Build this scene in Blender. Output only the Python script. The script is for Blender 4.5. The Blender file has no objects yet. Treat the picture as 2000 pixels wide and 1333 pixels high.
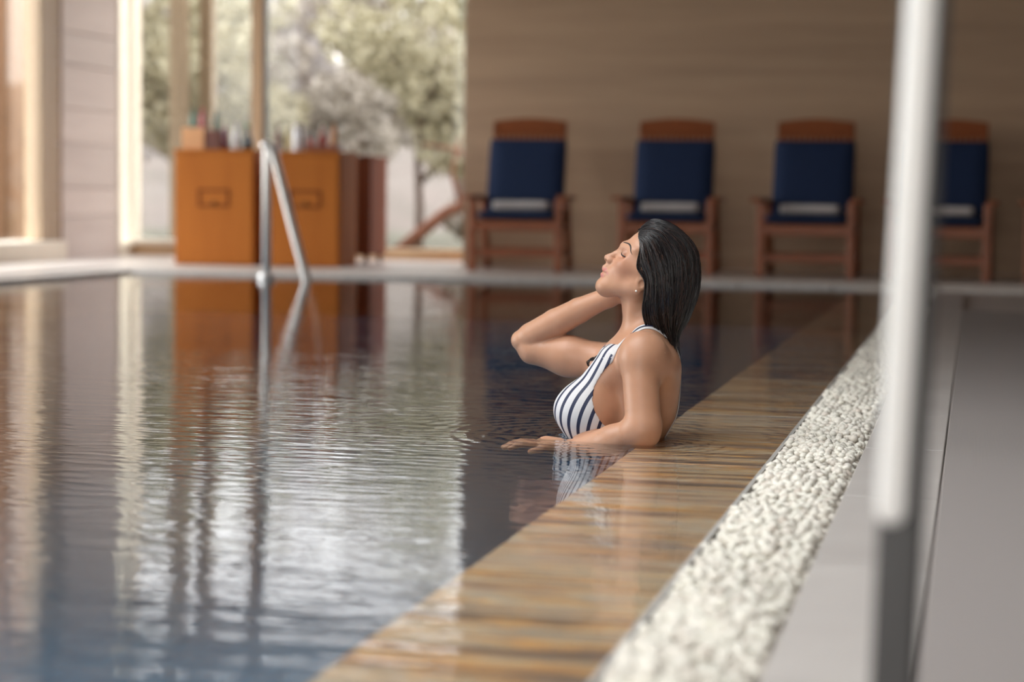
import bpy, bmesh, math, random
import numpy as np
from mathutils import Vector, Matrix

random.seed(7)
rng = np.random.default_rng(7)
SC = bpy.context.scene
COL = SC.collection

# ------------------------------------------------------------------ camera
F_PX, EYE = 4000.0, 0.638            # focal length in pixels of the 2000 px frame, eye height over the water


def camera_axes():
    y = np.array([905.0, -266.5, F_PX]); y /= np.linalg.norm(y)       # pool edge direction seen by the camera
    h = np.array([1.0, 0.0127, 0.0]); h /= np.linalg.norm(h)          # horizon, slight roll
    up = np.cross(y, h); up /= np.linalg.norm(up)
    if up[1] > 0:
        up = -up
    x = np.cross(y, up)
    return np.array([x, y, up])


CM = camera_axes()
cam_data = bpy.data.cameras.new('camera')
cam = bpy.data.objects.new('camera', cam_data)
COL.objects.link(cam)
_r = CM @ np.array([1.0, 0, 0]); _u = CM @ np.array([0, -1.0, 0]); _b = CM @ np.array([0, 0, -1.0])
cam.matrix_world = Matrix(((_r[0], _u[0], _b[0], 0), (_r[1], _u[1], _b[1], 0), (_r[2], _u[2], _b[2], EYE), (0, 0, 0, 1)))
cam_data.sensor_width = 36.0
cam_data.lens = F_PX / 2000.0 * 36.0
cam_data.clip_start = 0.05
cam_data.clip_end = 300
cam_data.dof.use_dof = True
cam_data.dof.focus_distance = 5.42
cam_data.dof.aperture_fstop = 1.9
SC.camera = cam

# ------------------------------------------------------------------ colour management, world
SC.view_settings.view_transform = 'Standard'
SC.view_settings.look = 'None'
SC.view_settings.gamma = 1.0
SC.view_settings.use_curve_mapping = False
SC.view_settings.exposure = 1.08

world = bpy.data.worlds.new('overcast_sky')
SC.world = world
world.use_nodes = True
_nt = world.node_tree
_bg = _nt.nodes['Background']
_tc = _nt.nodes.new('ShaderNodeTexCoord')
_sx = _nt.nodes.new('ShaderNodeSeparateXYZ')
_rm = _nt.nodes.new('ShaderNodeValToRGB')
_nt.links.new(_tc.outputs['Generated'], _sx.inputs[0])
_nt.links.new(_sx.outputs['Z'], _rm.inputs[0])
_rm.color_ramp.elements[0].position = 0.0
_rm.color_ramp.elements[0].color = (1.0, 0.94, 0.87, 1)
_rm.color_ramp.elements[1].position = 0.22
_rm.color_ramp.elements[1].color = (0.93, 0.96, 1.0, 1)
_nt.links.new(_rm.outputs[0], _bg.inputs['Color'])
_bg.inputs['Strength'].default_value = 4.0

# portals: the glazed openings daylight comes through (they only guide sampling)


def portal(name, loc, rot, sx, sy):
    l = bpy.data.lights.new(name, 'AREA')
    l.shape = 'RECTANGLE'; l.size = sx; l.size_y = sy
    l.cycles.is_portal = True
    o = bpy.data.objects.new(name, l)
    o.location = loc; o.rotation_euler = rot
    COL.objects.link(o)


# ------------------------------------------------------------------ materials
MATS = {}


def nodes_of(name):
    m = bpy.data.materials.new(name)
    m.use_nodes = True
    nt = m.node_tree
    return m, nt, nt.nodes['Principled BSDF']


def ramp(nt, fac, stops):
    r = nt.nodes.new('ShaderNodeValToRGB')
    el = r.color_ramp.elements
    while len(el) > 1:
        el.remove(el[-1])
    el[0].position = stops[0][0]; el[0].color = (*stops[0][1], 1)
    for p, c in stops[1:]:
        e = el.new(p); e.color = (*c, 1)
    nt.links.new(fac, r.inputs[0])
    return r.outputs[0]


def coords(nt, scale=(1, 1, 1), rot=(0, 0, 0), kind='Object'):
    tc = nt.nodes.new('ShaderNodeTexCoord')
    mp = nt.nodes.new('ShaderNodeMapping')
    mp.inputs['Scale'].default_value = scale
    mp.inputs['Rotation'].default_value = rot
    nt.links.new(tc.outputs[kind], mp.inputs[0])
    return mp.outputs[0]


def noise(nt, vec, scale, detail=3, rough=0.55, dist=0.0):
    n = nt.nodes.new('ShaderNodeTexNoise')
    n.inputs['Scale'].default_value = scale
    n.inputs['Detail'].default_value = detail
    n.inputs['Roughness'].default_value = rough
    n.inputs['Distortion'].default_value = dist
    nt.links.new(vec, n.inputs['Vector'])
    return n.outputs['Fac']


def bump(nt, bsdf, h, strength, dist=0.01):
    b = nt.nodes.new('ShaderNodeBump')
    b.inputs['Strength'].default_value = strength
    b.inputs['Distance'].default_value = dist
    nt.links.new(h, b.inputs['Height'])
    nt.links.new(b.outputs[0], bsdf.inputs['Normal'])
    return b


def mat(name, c1, c2=None, scale=(4, 4, 4), nscale=1.0, rough=0.5, metal=0.0, spec=0.5, bmp=0.0, detail=4, dist=0.3, coat=0.0, rnd=0.0):
    """two-tone noise material in object coordinates; rnd varies the tone per object"""
    if name in MATS:
        return MATS[name]
    m, nt, b = nodes_of(name)
    c2 = c2 or tuple(x * 0.8 for x in c1)
    v = coords(nt, scale)
    if rnd:
        oi = nt.nodes.new('ShaderNodeObjectInfo')
        ad = nt.nodes.new('ShaderNodeVectorMath'); ad.operation = 'MULTIPLY_ADD'
        nt.links.new(oi.outputs['Random'], ad.inputs[0])
        ad.inputs[1].default_value = (37, 53, 71)
        nt.links.new(v, ad.inputs[2])
        v = ad.outputs[0]
    f = noise(nt, v, nscale, detail, 0.6, dist)
    col = ramp(nt, f, [(0.28, c2), (0.72, c1)])
    if rnd:
        hs = nt.nodes.new('ShaderNodeHueSaturation')
        mr = nt.nodes.new('ShaderNodeMapRange')
        nt.links.new(oi.outputs['Random'], mr.inputs[0])
        mr.inputs[3].default_value = 1 - rnd; mr.inputs[4].default_value = 1 + rnd
        nt.links.new(mr.outputs[0], hs.inputs['Value'])
        nt.links.new(col, hs.inputs['Color'])
        col = hs.outputs[0]
    nt.links.new(col, b.inputs['Base Color'])
    b.inputs['Roughness'].default_value = rough
    b.inputs['Metallic'].default_value = metal
    b.inputs['Specular IOR Level'].default_value = spec
    b.inputs['Coat Weight'].default_value = coat
    if bmp:
        bump(nt, b, f, bmp)
    MATS[name] = m
    return m


# ------------------------------------------------------------------ object helpers
def obj(name, me, material=None, parent=None, loc=None, rot=None):
    o = bpy.data.objects.new(name, me)
    COL.objects.link(o)
    if material is not None and me is not None and len(me.materials) == 0:
        me.materials.append(material)
    if parent is not None:
        o.parent = parent
    if loc is not None:
        o.location = loc
    if rot is not None:
        o.rotation_euler = rot
    return o


def thing(name, label, cat, loc=(0, 0, 0), rz=0.0, group=None):
    o = bpy.data.objects.new(name, None)
    o.empty_display_size = 0.1
    COL.objects.link(o)
    o.location = loc; o.rotation_euler = (0, 0, rz)
    return tag(o, label, cat, group)


def tag(o, label, cat, group=None):
    o['label'] = label; o['category'] = cat
    if group:
        o['group'] = group
    return o


def struct(o, label=None):
    o['kind'] = 'structure'
    if label:
        o['label'] = label
    return o


def to_mesh(bm, name, smooth=False):
    me = bpy.data.meshes.new(name)
    bm.normal_update()
    bm.to_mesh(me); bm.free()
    if smooth:
        me.polygons.foreach_set('use_smooth', [True] * len(me.polygons))
    return me


def boxes(name, specs, bevel=0.0, seg=2):
    """specs: (x0,x1,y0,y1,z0,z1) boxes of ONE part"""
    bm = bmesh.new()
    for (x0, x1, y0, y1, z0, z1) in specs:
        vs = [bm.verts.new((x, y, z)) for x in (x0, x1) for y in (y0, y1) for z in (z0, z1)]
        for f in ((0, 1, 3, 2), (4, 6, 7, 5), (0, 4, 5, 1), (2, 3, 7, 6), (0, 2, 6, 4), (1, 5, 7, 3)):
            bm.faces.new([vs[i] for i in f])
    bmesh.ops.recalc_face_normals(bm, faces=bm.faces)
    if bevel:
        bmesh.ops.bevel(bm, geom=list(bm.edges), offset=bevel, segments=seg, affect='EDGES', profile=0.5)
    return to_mesh(bm, name)


def tube(name, pts, rad, n=14, caps=True, flat=1.0):
    """swept round tube; rad a number or list; flat squashes the second axis"""
    pts = [Vector(p) for p in pts]
    rads = rad if isinstance(rad, (list, tuple)) else [rad] * len(pts)
    bm = bmesh.new()
    rings = []
    up = None
    for i, p in enumerate(pts):
        t = (pts[min(i + 1, len(pts) - 1)] - pts[max(i - 1, 0)]).normalized()
        if up is None:
            up = Vector((0, 0, 1)) if abs(t.z) < 0.9 else Vector((0, 1, 0))
        a = t.cross(up).normalized(); b = a.cross(t).normalized(); up = b
        rings.append([bm.verts.new(p + (a * math.cos(2 * math.pi * k / n) + b * flat * math.sin(2 * math.pi * k / n)) * rads[i]) for k in range(n)])
    for r0, r1 in zip(rings[:-1], rings[1:]):
        for k in range(n):
            bm.faces.new((r0[k], r0[(k + 1) % n], r1[(k + 1) % n], r1[k]))
    if caps:
        bm.faces.new(list(reversed(rings[0]))); bm.faces.new(rings[-1])
    bmesh.ops.recalc_face_normals(bm, faces=bm.faces)
    return to_mesh(bm, name, True)


def lathe(name, prof, n=20, smooth=True):
    """profile [(r,z)...] turned about z"""
    bm = bmesh.new()
    rings = []
    for r, z in prof:
        if r < 1e-5:
            rings.append([bm.verts.new((0, 0, z))])
        else:
            rings.append([bm.verts.new((r * math.cos(2 * math.pi * k / n), r * math.sin(2 * math.pi * k / n), z)) for k in range(n)])
    for a, b in zip(rings[:-1], rings[1:]):
        for k in range(n):
            q = [a[k % len(a)], a[(k + 1) % len(a)], b[(k + 1) % len(b)], b[k % len(b)]]
            q = [v for i, v in enumerate(q) if v not in q[:i]]
            if len(q) > 2:
                bm.faces.new(q)
    bmesh.ops.recalc_face_normals(bm, faces=bm.faces)
    return to_mesh(bm, name, smooth)


def np_mesh(name, verts, faces, smooth=True, uvs=None):
    """fast mesh from numpy verts (n,3) and faces (m,k)"""
    me = bpy.data.meshes.new(name)
    verts = np.asarray(verts, np.float32); faces = np.asarray(faces, np.int32)
    m, k = faces.shape
    me.vertices.add(len(verts)); me.vertices.foreach_set('co', verts.ravel())
    me.loops.add(m * k); me.loops.foreach_set('vertex_index', faces.ravel())
    me.polygons.add(m)
    me.polygons.foreach_set('loop_start', np.arange(0, m * k, k, dtype=np.int32))
    me.polygons.foreach_set('loop_total', np.full(m, k, np.int32))
    if smooth:
        me.polygons.foreach_set('use_smooth', np.ones(m, bool))
    me.update(calc_edges=True)
    if uvs is not None:
        l = me.uv_layers.new(name='UVMap')
        l.data.foreach_set('uv', np.asarray(uvs, np.float32)[faces.ravel()].ravel())
    me.validate()
    return me


# ------------------------------------------------------------------ the hall (x across, y along the pool, z up; water at z = 0)
XL, XR = -8.1, 3.2            # left glazed wall, right wall
YN, YF, YW = -3.0, 17.8, 18.95  # near end, wall behind the chairs, far glazing
ZC, ZH = 3.75, 3.28                      # ceiling
PXL, PXI, PXO = -6.62, -0.853, -0.488   # pool left edge, ledge inner and outer edge
CHX = -0.264                  # pebble channel outer edge
PYN, PYF = -2.2, 15.4         # pool ends
ZD = 0.04                     # deck level at the far and left side

M_TRAV = mat('travertine_wall', (0.55, 0.375, 0.245), (0.43, 0.285, 0.185), (0.5, 0.5, 7), 1.2, rough=.55, detail=6, bmp=.05)
M_PIER = mat('pale_stone_pier', (0.62, 0.52, 0.47), (0.53, 0.43, 0.385), (0.4, 0.4, 5), 1.5, rough=.5, detail=6, rnd=.07)
M_FRAME = mat('oak_window_frame', (0.62, 0.43, 0.26), (0.54, 0.36, 0.21), (6, 6, .5), 2, rough=.45)
M_FRAMEL = mat('dimmed_oak_frame', (0.40, 0.285, 0.185), (0.35, 0.245, 0.155), (6, 6, .5), 2, rough=.5)  # oak colour darkened to offset the strong window light on these frames
M_CREAM = mat('cream_lacquered_frame', (0.83, 0.76, 0.64), (0.78, 0.70, 0.58), (2, 2, .5), 2, rough=.4)
M_DECK = mat('pale_limestone_deck', (0.72, 0.64, 0.59), (0.62, 0.55, 0.50), (1.2, 1.2, 1.2), 2, rough=.33, detail=7, rnd=.04)
M_CEIL = mat('plaster_ceiling', (0.40, 0.335, 0.285), (0.36, 0.30, 0.255), (.6, .6, .6), 1, rough=.7)
M_RWALL = mat('dark_stone_wall', (0.16, 0.13, 0.11), (0.11, 0.09, 0.075), (.5, .5, 4), 1.5, rough=.6)


def schlick(nt, r0, normal=None):
    """reflectance rising to one at grazing angles, the same from both sides"""
    ge = nt.nodes.new('ShaderNodeNewGeometry')
    dt = nt.nodes.new('ShaderNodeVectorMath'); dt.operation = 'DOT_PRODUCT'
    nt.links.new(ge.outputs['Incoming'], dt.inputs[0]); nt.links.new(normal or ge.outputs['Normal'], dt.inputs[1])

    def op(o, a, b_=None):
        n = nt.nodes.new('ShaderNodeMath'); n.operation = o
        for i, q in enumerate((a, b_)):
            if q is None:
                continue
            if isinstance(q, (int, float)):
                n.inputs[i].default_value = q
            else:
                nt.links.new(q, n.inputs[i])
        return n.outputs[0]
    k = op('POWER', op('SUBTRACT', 1.0, op('MINIMUM', op('ABSOLUTE', dt.outputs['Value']), 1.0)), 5.0)
    return op('ADD', op('MULTIPLY', k, 1 - r0), r0)


def glass_mat(name='window_glass', tint=(.97, .98, .97, 1)):
    m, nt, b = nodes_of(name)
    tr = nt.nodes.new('ShaderNodeBsdfTransparent'); tr.inputs[0].default_value = tint
    gl = nt.nodes.new('ShaderNodeBsdfGlossy'); gl.inputs['Roughness'].default_value = 0.01
    ms = nt.nodes.new('ShaderNodeMixShader')
    nt.links.new(schlick(nt, .03), ms.inputs[0]); nt.links.new(tr.outputs[0], ms.inputs[1]); nt.links.new(gl.outputs[0], ms.inputs[2])
    nt.links.new(ms.outputs[0], nt.nodes['Material Output'].inputs['Surface'])
    return m


M_GLASS = glass_mat()
M_TINT = glass_mat('tinted_window_glass', (.66, .655, .65, 1))

# pool basin
mP, nt, b = nodes_of('blue_pool_mosaic')
v = coords(nt)
br = nt.nodes.new('ShaderNodeTexBrick')
br.offset = 0.0
br.inputs['Scale'].default_value = 1.0
br.inputs['Brick Width'].default_value = 0.05; br.inputs['Row Height'].default_value = 0.05
br.inputs['Mortar Size'].default_value = 0.002
br.inputs['Color1'].default_value = (0.011, 0.125, 0.250, 1); br.inputs['Color2'].default_value = (0.017, 0.16, 0.31, 1)
br.inputs['Mortar'].default_value = (0.06, 0.12, 0.18, 1)
nt.links.new(v, br.inputs['Vector']); nt.links.new(br.outputs['Color'], b.inputs['Base Color'])
b.inputs['Roughness'].default_value = .3
T = .2
pool = obj('floor_pool_basin', boxes('floor_pool_basin', [
    (PXL - T, PXI + 0.0, PYN - T, PYF + T, -1.45, -1.25),
    (PXL - T, PXL, PYN - T, PYF + T, -1.25, -0.02), (PXI, PXI + T, PYN, PYF, -1.45, -0.035),
    (PXL, PXI, PYF, PYF + T, -1.25, -0.0), (PXL, PXI, PYN - T, PYN, -1.25, -0.02)]), mP)
struct(pool, 'deep blue mosaic pool basin under the water')

# far and left deck with a raised pale kerb at the water
deck = obj('floor', boxes('floor', [(XL - .6, XR, PYF + .30, YW + .5, -.5, ZD - .012), (XL - .6, PXL - .30, YN, PYF + .30, -.5, ZD - .012)]), M_DECK)
struct(deck, 'pale limestone deck around the pool')
slab = {}


def slab_mesh(w, d, h=.03):
    k = (round(w, 3), round(d, 3), round(h, 3))
    if k not in slab:
        slab[k] = boxes('deck_slab', [(-w / 2, w / 2, -d / 2, d / 2, -h, 0)], .002, 1)
    return slab[k]


def tiled(x0, x1, y0, y1, nx, ny, z, parent, name, material, gap=.004, h=.012):
    w, d = (x1 - x0) / nx, (y1 - y0) / ny
    for i in range(nx):
        for j in range(ny):
            me = slab_mesh(w - gap, d - gap, h)
            if not me.materials:
                me.materials.append(material)
            obj(name, me, None, parent, (x0 + (i + .5) * w, y0 + (j + .5) * d, z))


tiled(XL, 1.5, PYF + .30, YF, 16, 4, ZD, deck, 'deck_slab', M_DECK)
tiled(XL, -4.4, YF, YW + .1, 6, 2, ZD, deck, 'deck_slab', M_DECK)
tiled(XL, PXL - .30, 9.0, PYF + .30, 2, 11, ZD, deck, 'deck_slab', M_DECK)
M_KERB = mat('speckled_pale_kerb_stone', (0.80, 0.74, 0.69), (0.55, 0.50, 0.46), (14, 14, 14), 2.2, rough=.3, detail=6)
kerb = obj('trim_1', boxes('trim_1', [(PXL - .3, PXL, PYN, PYF + .3, -.3, -.01), (PXL, XR, PYF, PYF + .3, -.3, -.01)]), M_KERB)
struct(kerb, 'pale speckled stone kerb along the far and left pool edge')
kb = boxes('kerb_stone', [(-.345, .345, -.15, .15, -.05, 0)], .008, 2); kb.materials.append(M_KERB)
for i in range(14):
    obj('kerb_stone', kb, None, kerb, (PXL + .35 + i * .7, PYF + .15, ZD - .014))
kb2 = boxes('kerb_stone', [(-.15, .15, -.345, .345, -.05, 0)], .008, 2); kb2.materials.append(M_KERB)
for i in range(9):
    obj('kerb_stone', kb2, None, kerb, (PXL - .15, PYF + .3 - .35 - i * .7, ZD - .014))

# ------------------------------------------------------------------ overflow ledge of slate strips
mL, nt, b = nodes_of('wet_rusty_slate')
oi = nt.nodes.new('ShaderNodeObjectInfo')
v0 = coords(nt, (1.0, 12, 12))
ad = nt.nodes.new('ShaderNodeVectorMath'); ad.operation = 'MULTIPLY_ADD'
nt.links.new(oi.outputs['Random'], ad.inputs[0]); ad.inputs[1].default_value = (31, 57, 13); nt.links.new(v0, ad.inputs[2])
f1 = noise(nt, ad.outputs[0], 1.0, 8, .68, .4)
ct = nt.nodes.new('ShaderNodeMapRange'); ct.inputs[1].default_value = .30; ct.inputs[2].default_value = .70; ct.inputs[3].default_value = .18; ct.inputs[4].default_value = .72
nt.links.new(f1, ct.inputs[0])
col = ramp(nt, ct.outputs[0], [(.20, (0.11, 0.085, 0.07)), (.38, (0.24, 0.165, 0.125)), (.425, (0.82, 0.36, 0.075)), (.46, (0.66, 0.49, 0.27)), (.50, (0.44, 0.37, 0.31)), (.535, (0.76, 0.63, 0.44)), (.57, (0.84, 0.40, 0.09)), (.62, (0.26, 0.20, 0.16)), (.70, (0.48, 0.40, 0.31))])
v1 = coords(nt, (.5, 2.6, 1))
ad1 = nt.nodes.new('ShaderNodeVectorMath'); ad1.operation = 'MULTIPLY_ADD'
nt.links.new(oi.outputs['Random'], ad1.inputs[0]); ad1.inputs[1].default_value = (11, 7, 5); nt.links.new(v1, ad1.inputs[2])
f2 = noise(nt, ad1.outputs[0], 1.5, 3)
mxg = nt.nodes.new('ShaderNodeMix'); mxg.data_type = 'RGBA'; mxg.blend_type = 'MIX'
mr = nt.nodes.new('ShaderNodeMapRange'); nt.links.new(f2, mr.inputs[0]); mr.inputs[1].default_value = .42; mr.inputs[2].default_value = .68; mr.inputs[4].default_value = .5
nt.links.new(mr.outputs[0], mxg.inputs['Factor']); nt.links.new(col, mxg.inputs['A']); mxg.inputs['B'].default_value = (0.48, 0.41, 0.36, 1)
v2 = coords(nt, (2.5, 85, 85))
f3 = noise(nt, v2, 1.0, 3, .6, .2)
vein = ramp(nt, f3, [(.36, (.42, .38, .36)), (.52, (1, 1, 1)), (.68, (1.0, .86, .66))])
mul_ = nt.nodes.new('ShaderNodeMix'); mul_.data_type = 'RGBA'; mul_.blend_type = 'MULTIPLY'; mul_.inputs['Factor'].default_value = .6
nt.links.new(mxg.outputs['Result'], mul_.inputs['A']); nt.links.new(vein, mul_.inputs['B'])
nt.links.new(mul_.outputs['Result'], b.inputs['Base Color'])
b.inputs['Roughness'].default_value = .45
bump(nt, b, f1, .35, .004)
M_SLATE = mL
ledge = obj('trim_2', boxes('trim_2', [(PXI + .001, PXO, PYN, PYF, -.30, -.034)]), mat('ledge_mortar', (.10, .085, .075), rough=.6))
struct(ledge, 'overflow ledge of rust-brown slate along the pool')
LZ = -.010
n_l = 44
ly = np.linspace(PYN, PYF, n_l + 1)
lm = boxes('slate_tile', [(PXI - PXI, PXO - PXI, 0.0012, ly[1] - ly[0] - .0012, LZ - .026, LZ)], .002, 1)
lm.materials.append(M_SLATE)
for i in range(n_l):
    obj('slate_tile', lm, None, ledge, (PXI, ly[i], -.0015 * ((i * 7) % 3) / 2))

# pebble channel, stone strip and ribbed matting on the camera's side
chan = obj('trim_3', boxes('trim_3', [(PXO, CHX, PYN, PYF, -.16, -.06), (PXO, PXO + .010, PYN, PYF, -.06, -.006)]), mat('channel_grey', (.46, .43, .40), rough=.6))
struct(chan, 'grey drainage channel filled with white pebbles')
M_STRIP = mat('smooth_grey_limestone', (0.56, 0.515, 0.485), (0.47, 0.425, 0.40), (1.5, 1.5, 1.5), 1.6, rough=.38, detail=7, rnd=.03)
fr = obj('floor_side', boxes('floor_side', [(CHX, XR, PYN - .8, PYF, -.3, -.012)]), M_STRIP)
struct(fr, 'grey stone deck beside the pebble channel')
MATX = -0.06
tiled(CHX, MATX, 0, PYF - .2, 1, 17, .004, fr, 'deck_slab', M_STRIP, .003, .02)
mM, nt, b = nodes_of('ribbed_grey_matting')
v = coords(nt)
wv = nt.nodes.new('ShaderNodeTexWave'); wv.bands_direction = 'X'; wv.inputs['Scale'].default_value = 90
wv2 = nt.nodes.new('ShaderNodeTexWave'); wv2.bands_direction = 'Y'; wv2.inputs['Scale'].default_value = 45
nt.links.new(v, wv.inputs[0]); nt.links.new(v, wv2.inputs[0])
mm = nt.nodes.new('ShaderNodeMath'); mm.operation = 'MULTIPLY'
nt.links.new(wv.outputs['Fac'], mm.inputs[0]); nt.links.new(wv2.outputs['Fac'], mm.inputs[1])
nt.links.new(ramp(nt, mm.outputs[0], [(0, (0.30, 0.265, 0.25)), (1, (0.36, 0.32, 0.305))]), b.inputs['Base Color'])
b.inputs['Roughness'].default_value = .6
bump(nt, b, mm.outputs[0], .3, .002)
rug = obj('floor_matting', boxes('floor_matting', [(MATX + .003, XR, PYN - .8, 12.5, -.02, .007)], .003, 1), mM)
tag(rug, 'grey ribbed floor matting lying on the deck beside the steel post', 'floor matting')

# ------------------------------------------------------------------ walls
wf = obj('wall_far', boxes('wall_far', [(-4.4637, XR, YF, YF + .35, 0, ZC)]), M_TRAV)
struct(wf, 'travertine wall behind the deck chairs')
wr = obj('wall_right', boxes('wall_right', [(XR, XR + .2, YN, YF, -.1, ZC)]), M_RWALL); struct(wr, 'dark stone wall on the right')
SKX0, SKX1, SKY0, SKY1 = -5.4, -0.4, 0.8, 5.6   # roof light over the near half of the pool
ce = obj('ceiling', boxes('ceiling', [(XL - .4, SKX0, YN - .2, YW + .3, ZC, ZC + .2), (SKX1, XR + .2, YN - .2, YW + .3, ZC, ZC + .2), (SKX0, SKX1, SKY1, YW + .3, ZC, ZC + .2), (SKX0, SKX1, YN - .2, SKY0, ZC, ZC + .2),
    (SKX0 - .1, SKX0, SKY0, SKY1, ZC + .2, ZC + 1.3), (SKX1, SKX1 + .1, SKY0, SKY1, ZC + .2, ZC + 1.3), (SKX0 - .1, SKX1 + .1, SKY0 - .1, SKY0, ZC + .2, ZC + 1.3), (SKX0 - .1, SKX1 + .1, SKY1, SKY1 + .1, ZC + .2, ZC + 1.3)]), M_CEIL); struct(ce, 'plain plaster ceiling of the pool hall')  # deep sides of the roof light added to keep it off the far wall
bms = boxes('ceiling_beam', [(-.12, .12, 0, YF - YN - .4, -.28, 0)], .01, 1); bms.materials.append(M_CEIL)
for x in (-7.2, -5.8, -.8, 1.6):
    obj('ceiling_beam', bms, None, ce, (x, YN + .2, ZC))


def window(name, label, frame_boxes, frame_mat, panes, glass=None):
    """structure: frame members each a part, panes each a part"""
    root = bpy.data.objects.new(name, None); COL.objects.link(root); struct(root, label)
    for nm, bx, mt in frame_boxes:
        obj(nm, boxes(nm, [bx], .008, 1), mt, root)
    for bx in panes:
        obj('pane', boxes('pane', [bx]), glass or M_GLASS, root)
    return root


# far glazing between the left wall and the travertine wall
y0, y1 = YW, YW + .09
mul = [XL + .02, -6.81, -5.45, -4.1]
fb = [('sill', (XL, -4.1, y0 - .10, y0 + .25, ZD - .02, .145), M_FRAME), ('sill_cap', (XL, -6.9, y0 - .13, y0 + .2, .145, .20), M_CREAM),
      ('head', (XL, -4.1, y0 - .05, y1, ZH, ZC), M_FRAME), ('transom', (XL, -4.1, y0 - .02, y1, 2.76, 2.83), M_FRAME), ('transom', (XL, -4.1, y0 - .02, y1, 3.02, 3.07), M_FRAME),
      ('mullion', (-6.87, -6.765, y0 - .06, y1, .145, ZC), M_FRAME), ('mullion', (-4.3, -4.1, y0, y1, .145, ZC), M_FRAME),
      ('gasket', (-6.765, -6.745, y0 - .02, y1, .145, ZC), mat('black_gasket', (.03, .03, .03)))]
window('window_1', 'tall glazing at the far end behind the cabinets', fb, M_FRAME, [(XL + .05, -6.87, y0 + .03, y0 + .042, .145, ZH), (-6.745, -4.2, y0 + .03, y0 + .042, .145, ZH)], M_TINT)

# left wall: pier clad in stone courses, cream jamb, tan window frame, more windows towards the camera
pier = obj('wall_left', boxes('wall_left', [(XL - .30, XL - .02, 17.22, 18.55, -.1, ZC)]), M_PIER)
struct(pier, 'stone-clad pier between the windows of the left wall')
crs = [0.03]
hts = [.30, .40, .26, .40, .32, .40]
while crs[-1] < ZC - .1:
    crs.append(min(ZC, crs[-1] + hts[len(crs) % 6]))
for z0, z1 in zip(crs[:-1], crs[1:]):
    obj('stone_course', boxes('stone_course', [(XL - .03, XL + .005, 17.30, 18.53, z0 + .003, z1 - .006)], .004, 1), M_PIER, pier)
    obj('stone_return', boxes('stone_return', [(XL - .30, XL - .012, 17.16, 17.29, z0 + .004, z1 - .008)], .004, 1), M_FRAMEL, pier)
jb = [('jamb', (XL - .10, XL + .01, 18.555, 18.60, -.0, ZC), M_CREAM), ('jamb', (XL - .10, XL + .01, 18.90, 18.95, -.0, ZC), M_CREAM), ('head', (XL - .10, XL, 18.6, 18.9, ZH, ZC), M_CREAM), ('sill', (XL - .10, XL + .02, 18.6, 18.9, 0, .16), M_CREAM)]
window('window_2', 'narrow cream-framed corner light in the left wall', jb, M_CREAM, [(XL - .06, XL - .05, 18.6, 18.9, .16, ZH)])
piers_y = [(6.6, 13.2), (YN, 2.4)]  # unseen stretches made solid to keep window light off the far wall
for a, b_ in piers_y:
    o = obj('wall_left_pier', boxes('wall_left_pier', [(XL - .30, XL, a, b_, -.1, ZC)], .01, 1), M_PIER); struct(o, 'unseen stone pier of the left wall, made solid to block light')
spans = [(13.2, 17.16), (2.4, 6.6)]
for i, (a, b_) in enumerate(spans):
    fb = [('sill', (XL - .35, XL + .12, a, b_, -.0, .21), M_CREAM), ('head', (XL - .2, XL, a, b_, ZH, ZC), M_FRAME),
          ('mullion', (XL - .12, XL + .0, b_ - .27, b_ - .03, .21, ZC), M_FRAMEL), ('mullion', (XL - .1, XL, (a + b_) / 2 - .06, (a + b_) / 2 + .06, .21, ZC), M_FRAME)]
    window('window_%d' % (i + 3), 'tall tan-framed window of the left wall', fb, M_FRAME, [(XL - .09, XL - .08, a, b_ - .3, .21, ZH)])
window('window_8', 'roof light over the near half of the pool', [('glazing_bar', (SKX0, SKX1, y - .04, y + .04, ZC + 1.15, ZC + 1.3), M_FRAME) for y in np.linspace(SKY0, SKY1, 6)], M_FRAME, [(SKX0, SKX1, SKY0, SKY1, ZC + 1.31, ZC + 1.32)])
portal('daylight_portal', ((SKX0 + SKX1) / 2, (SKY0 + SKY1) / 2, ZC + 1.4), (0, 0, 0), SKX1 - SKX0, SKY1 - SKY0)
# near end wall behind the camera
wn = obj('wall_near', boxes('wall_near', [(XL - .3, -1.9, YN - .2, YN, -.1, ZC), (.4, XR + .2, YN - .2, YN, -.1, ZC), (-1.9, .4, YN - .2, YN, ZH, ZC)]), M_TRAV); struct(wn, 'travertine end wall behind the camera')
window('window_9', 'unseen glazing added behind the camera to light the near post', [('mullion', (x - .05, x + .05, YN - .1, YN, -.1, ZH), M_FRAME) for x in (-1.85, -.75, .35)], M_FRAME, [(-1.9, .4, YN - .06, YN - .05, 0, ZH)])  # unseen opening added to brighten the post and the bather from the front
portal('daylight_portal', (-.75, YN - .3, ZH / 2), (math.radians(90), 0, 0), 2.3, ZH)

for i, (a, b_) in enumerate(spans):
    portal('daylight_portal', (XL - .4, (a + b_) / 2, ZC / 2), (0, math.radians(-90), 0), ZC, b_ - a)
portal('daylight_portal', (-6.1, YW + .3, ZC / 2), (math.radians(-90), 0, 0), 4.2, ZC)

# ------------------------------------------------------------------ water
mW, nt, b = nodes_of('rippled_pool_water')
tr = nt.nodes.new('ShaderNodeBsdfTransparent'); tr.inputs[0].default_value = (.965, .985, .99, 1)
gl = nt.nodes.new('ShaderNodeBsdfGlossy'); gl.inputs['Roughness'].default_value = 0.015
ms = nt.nodes.new('ShaderNodeMixShader')
tc = nt.nodes.new('ShaderNodeTexCoord')
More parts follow.
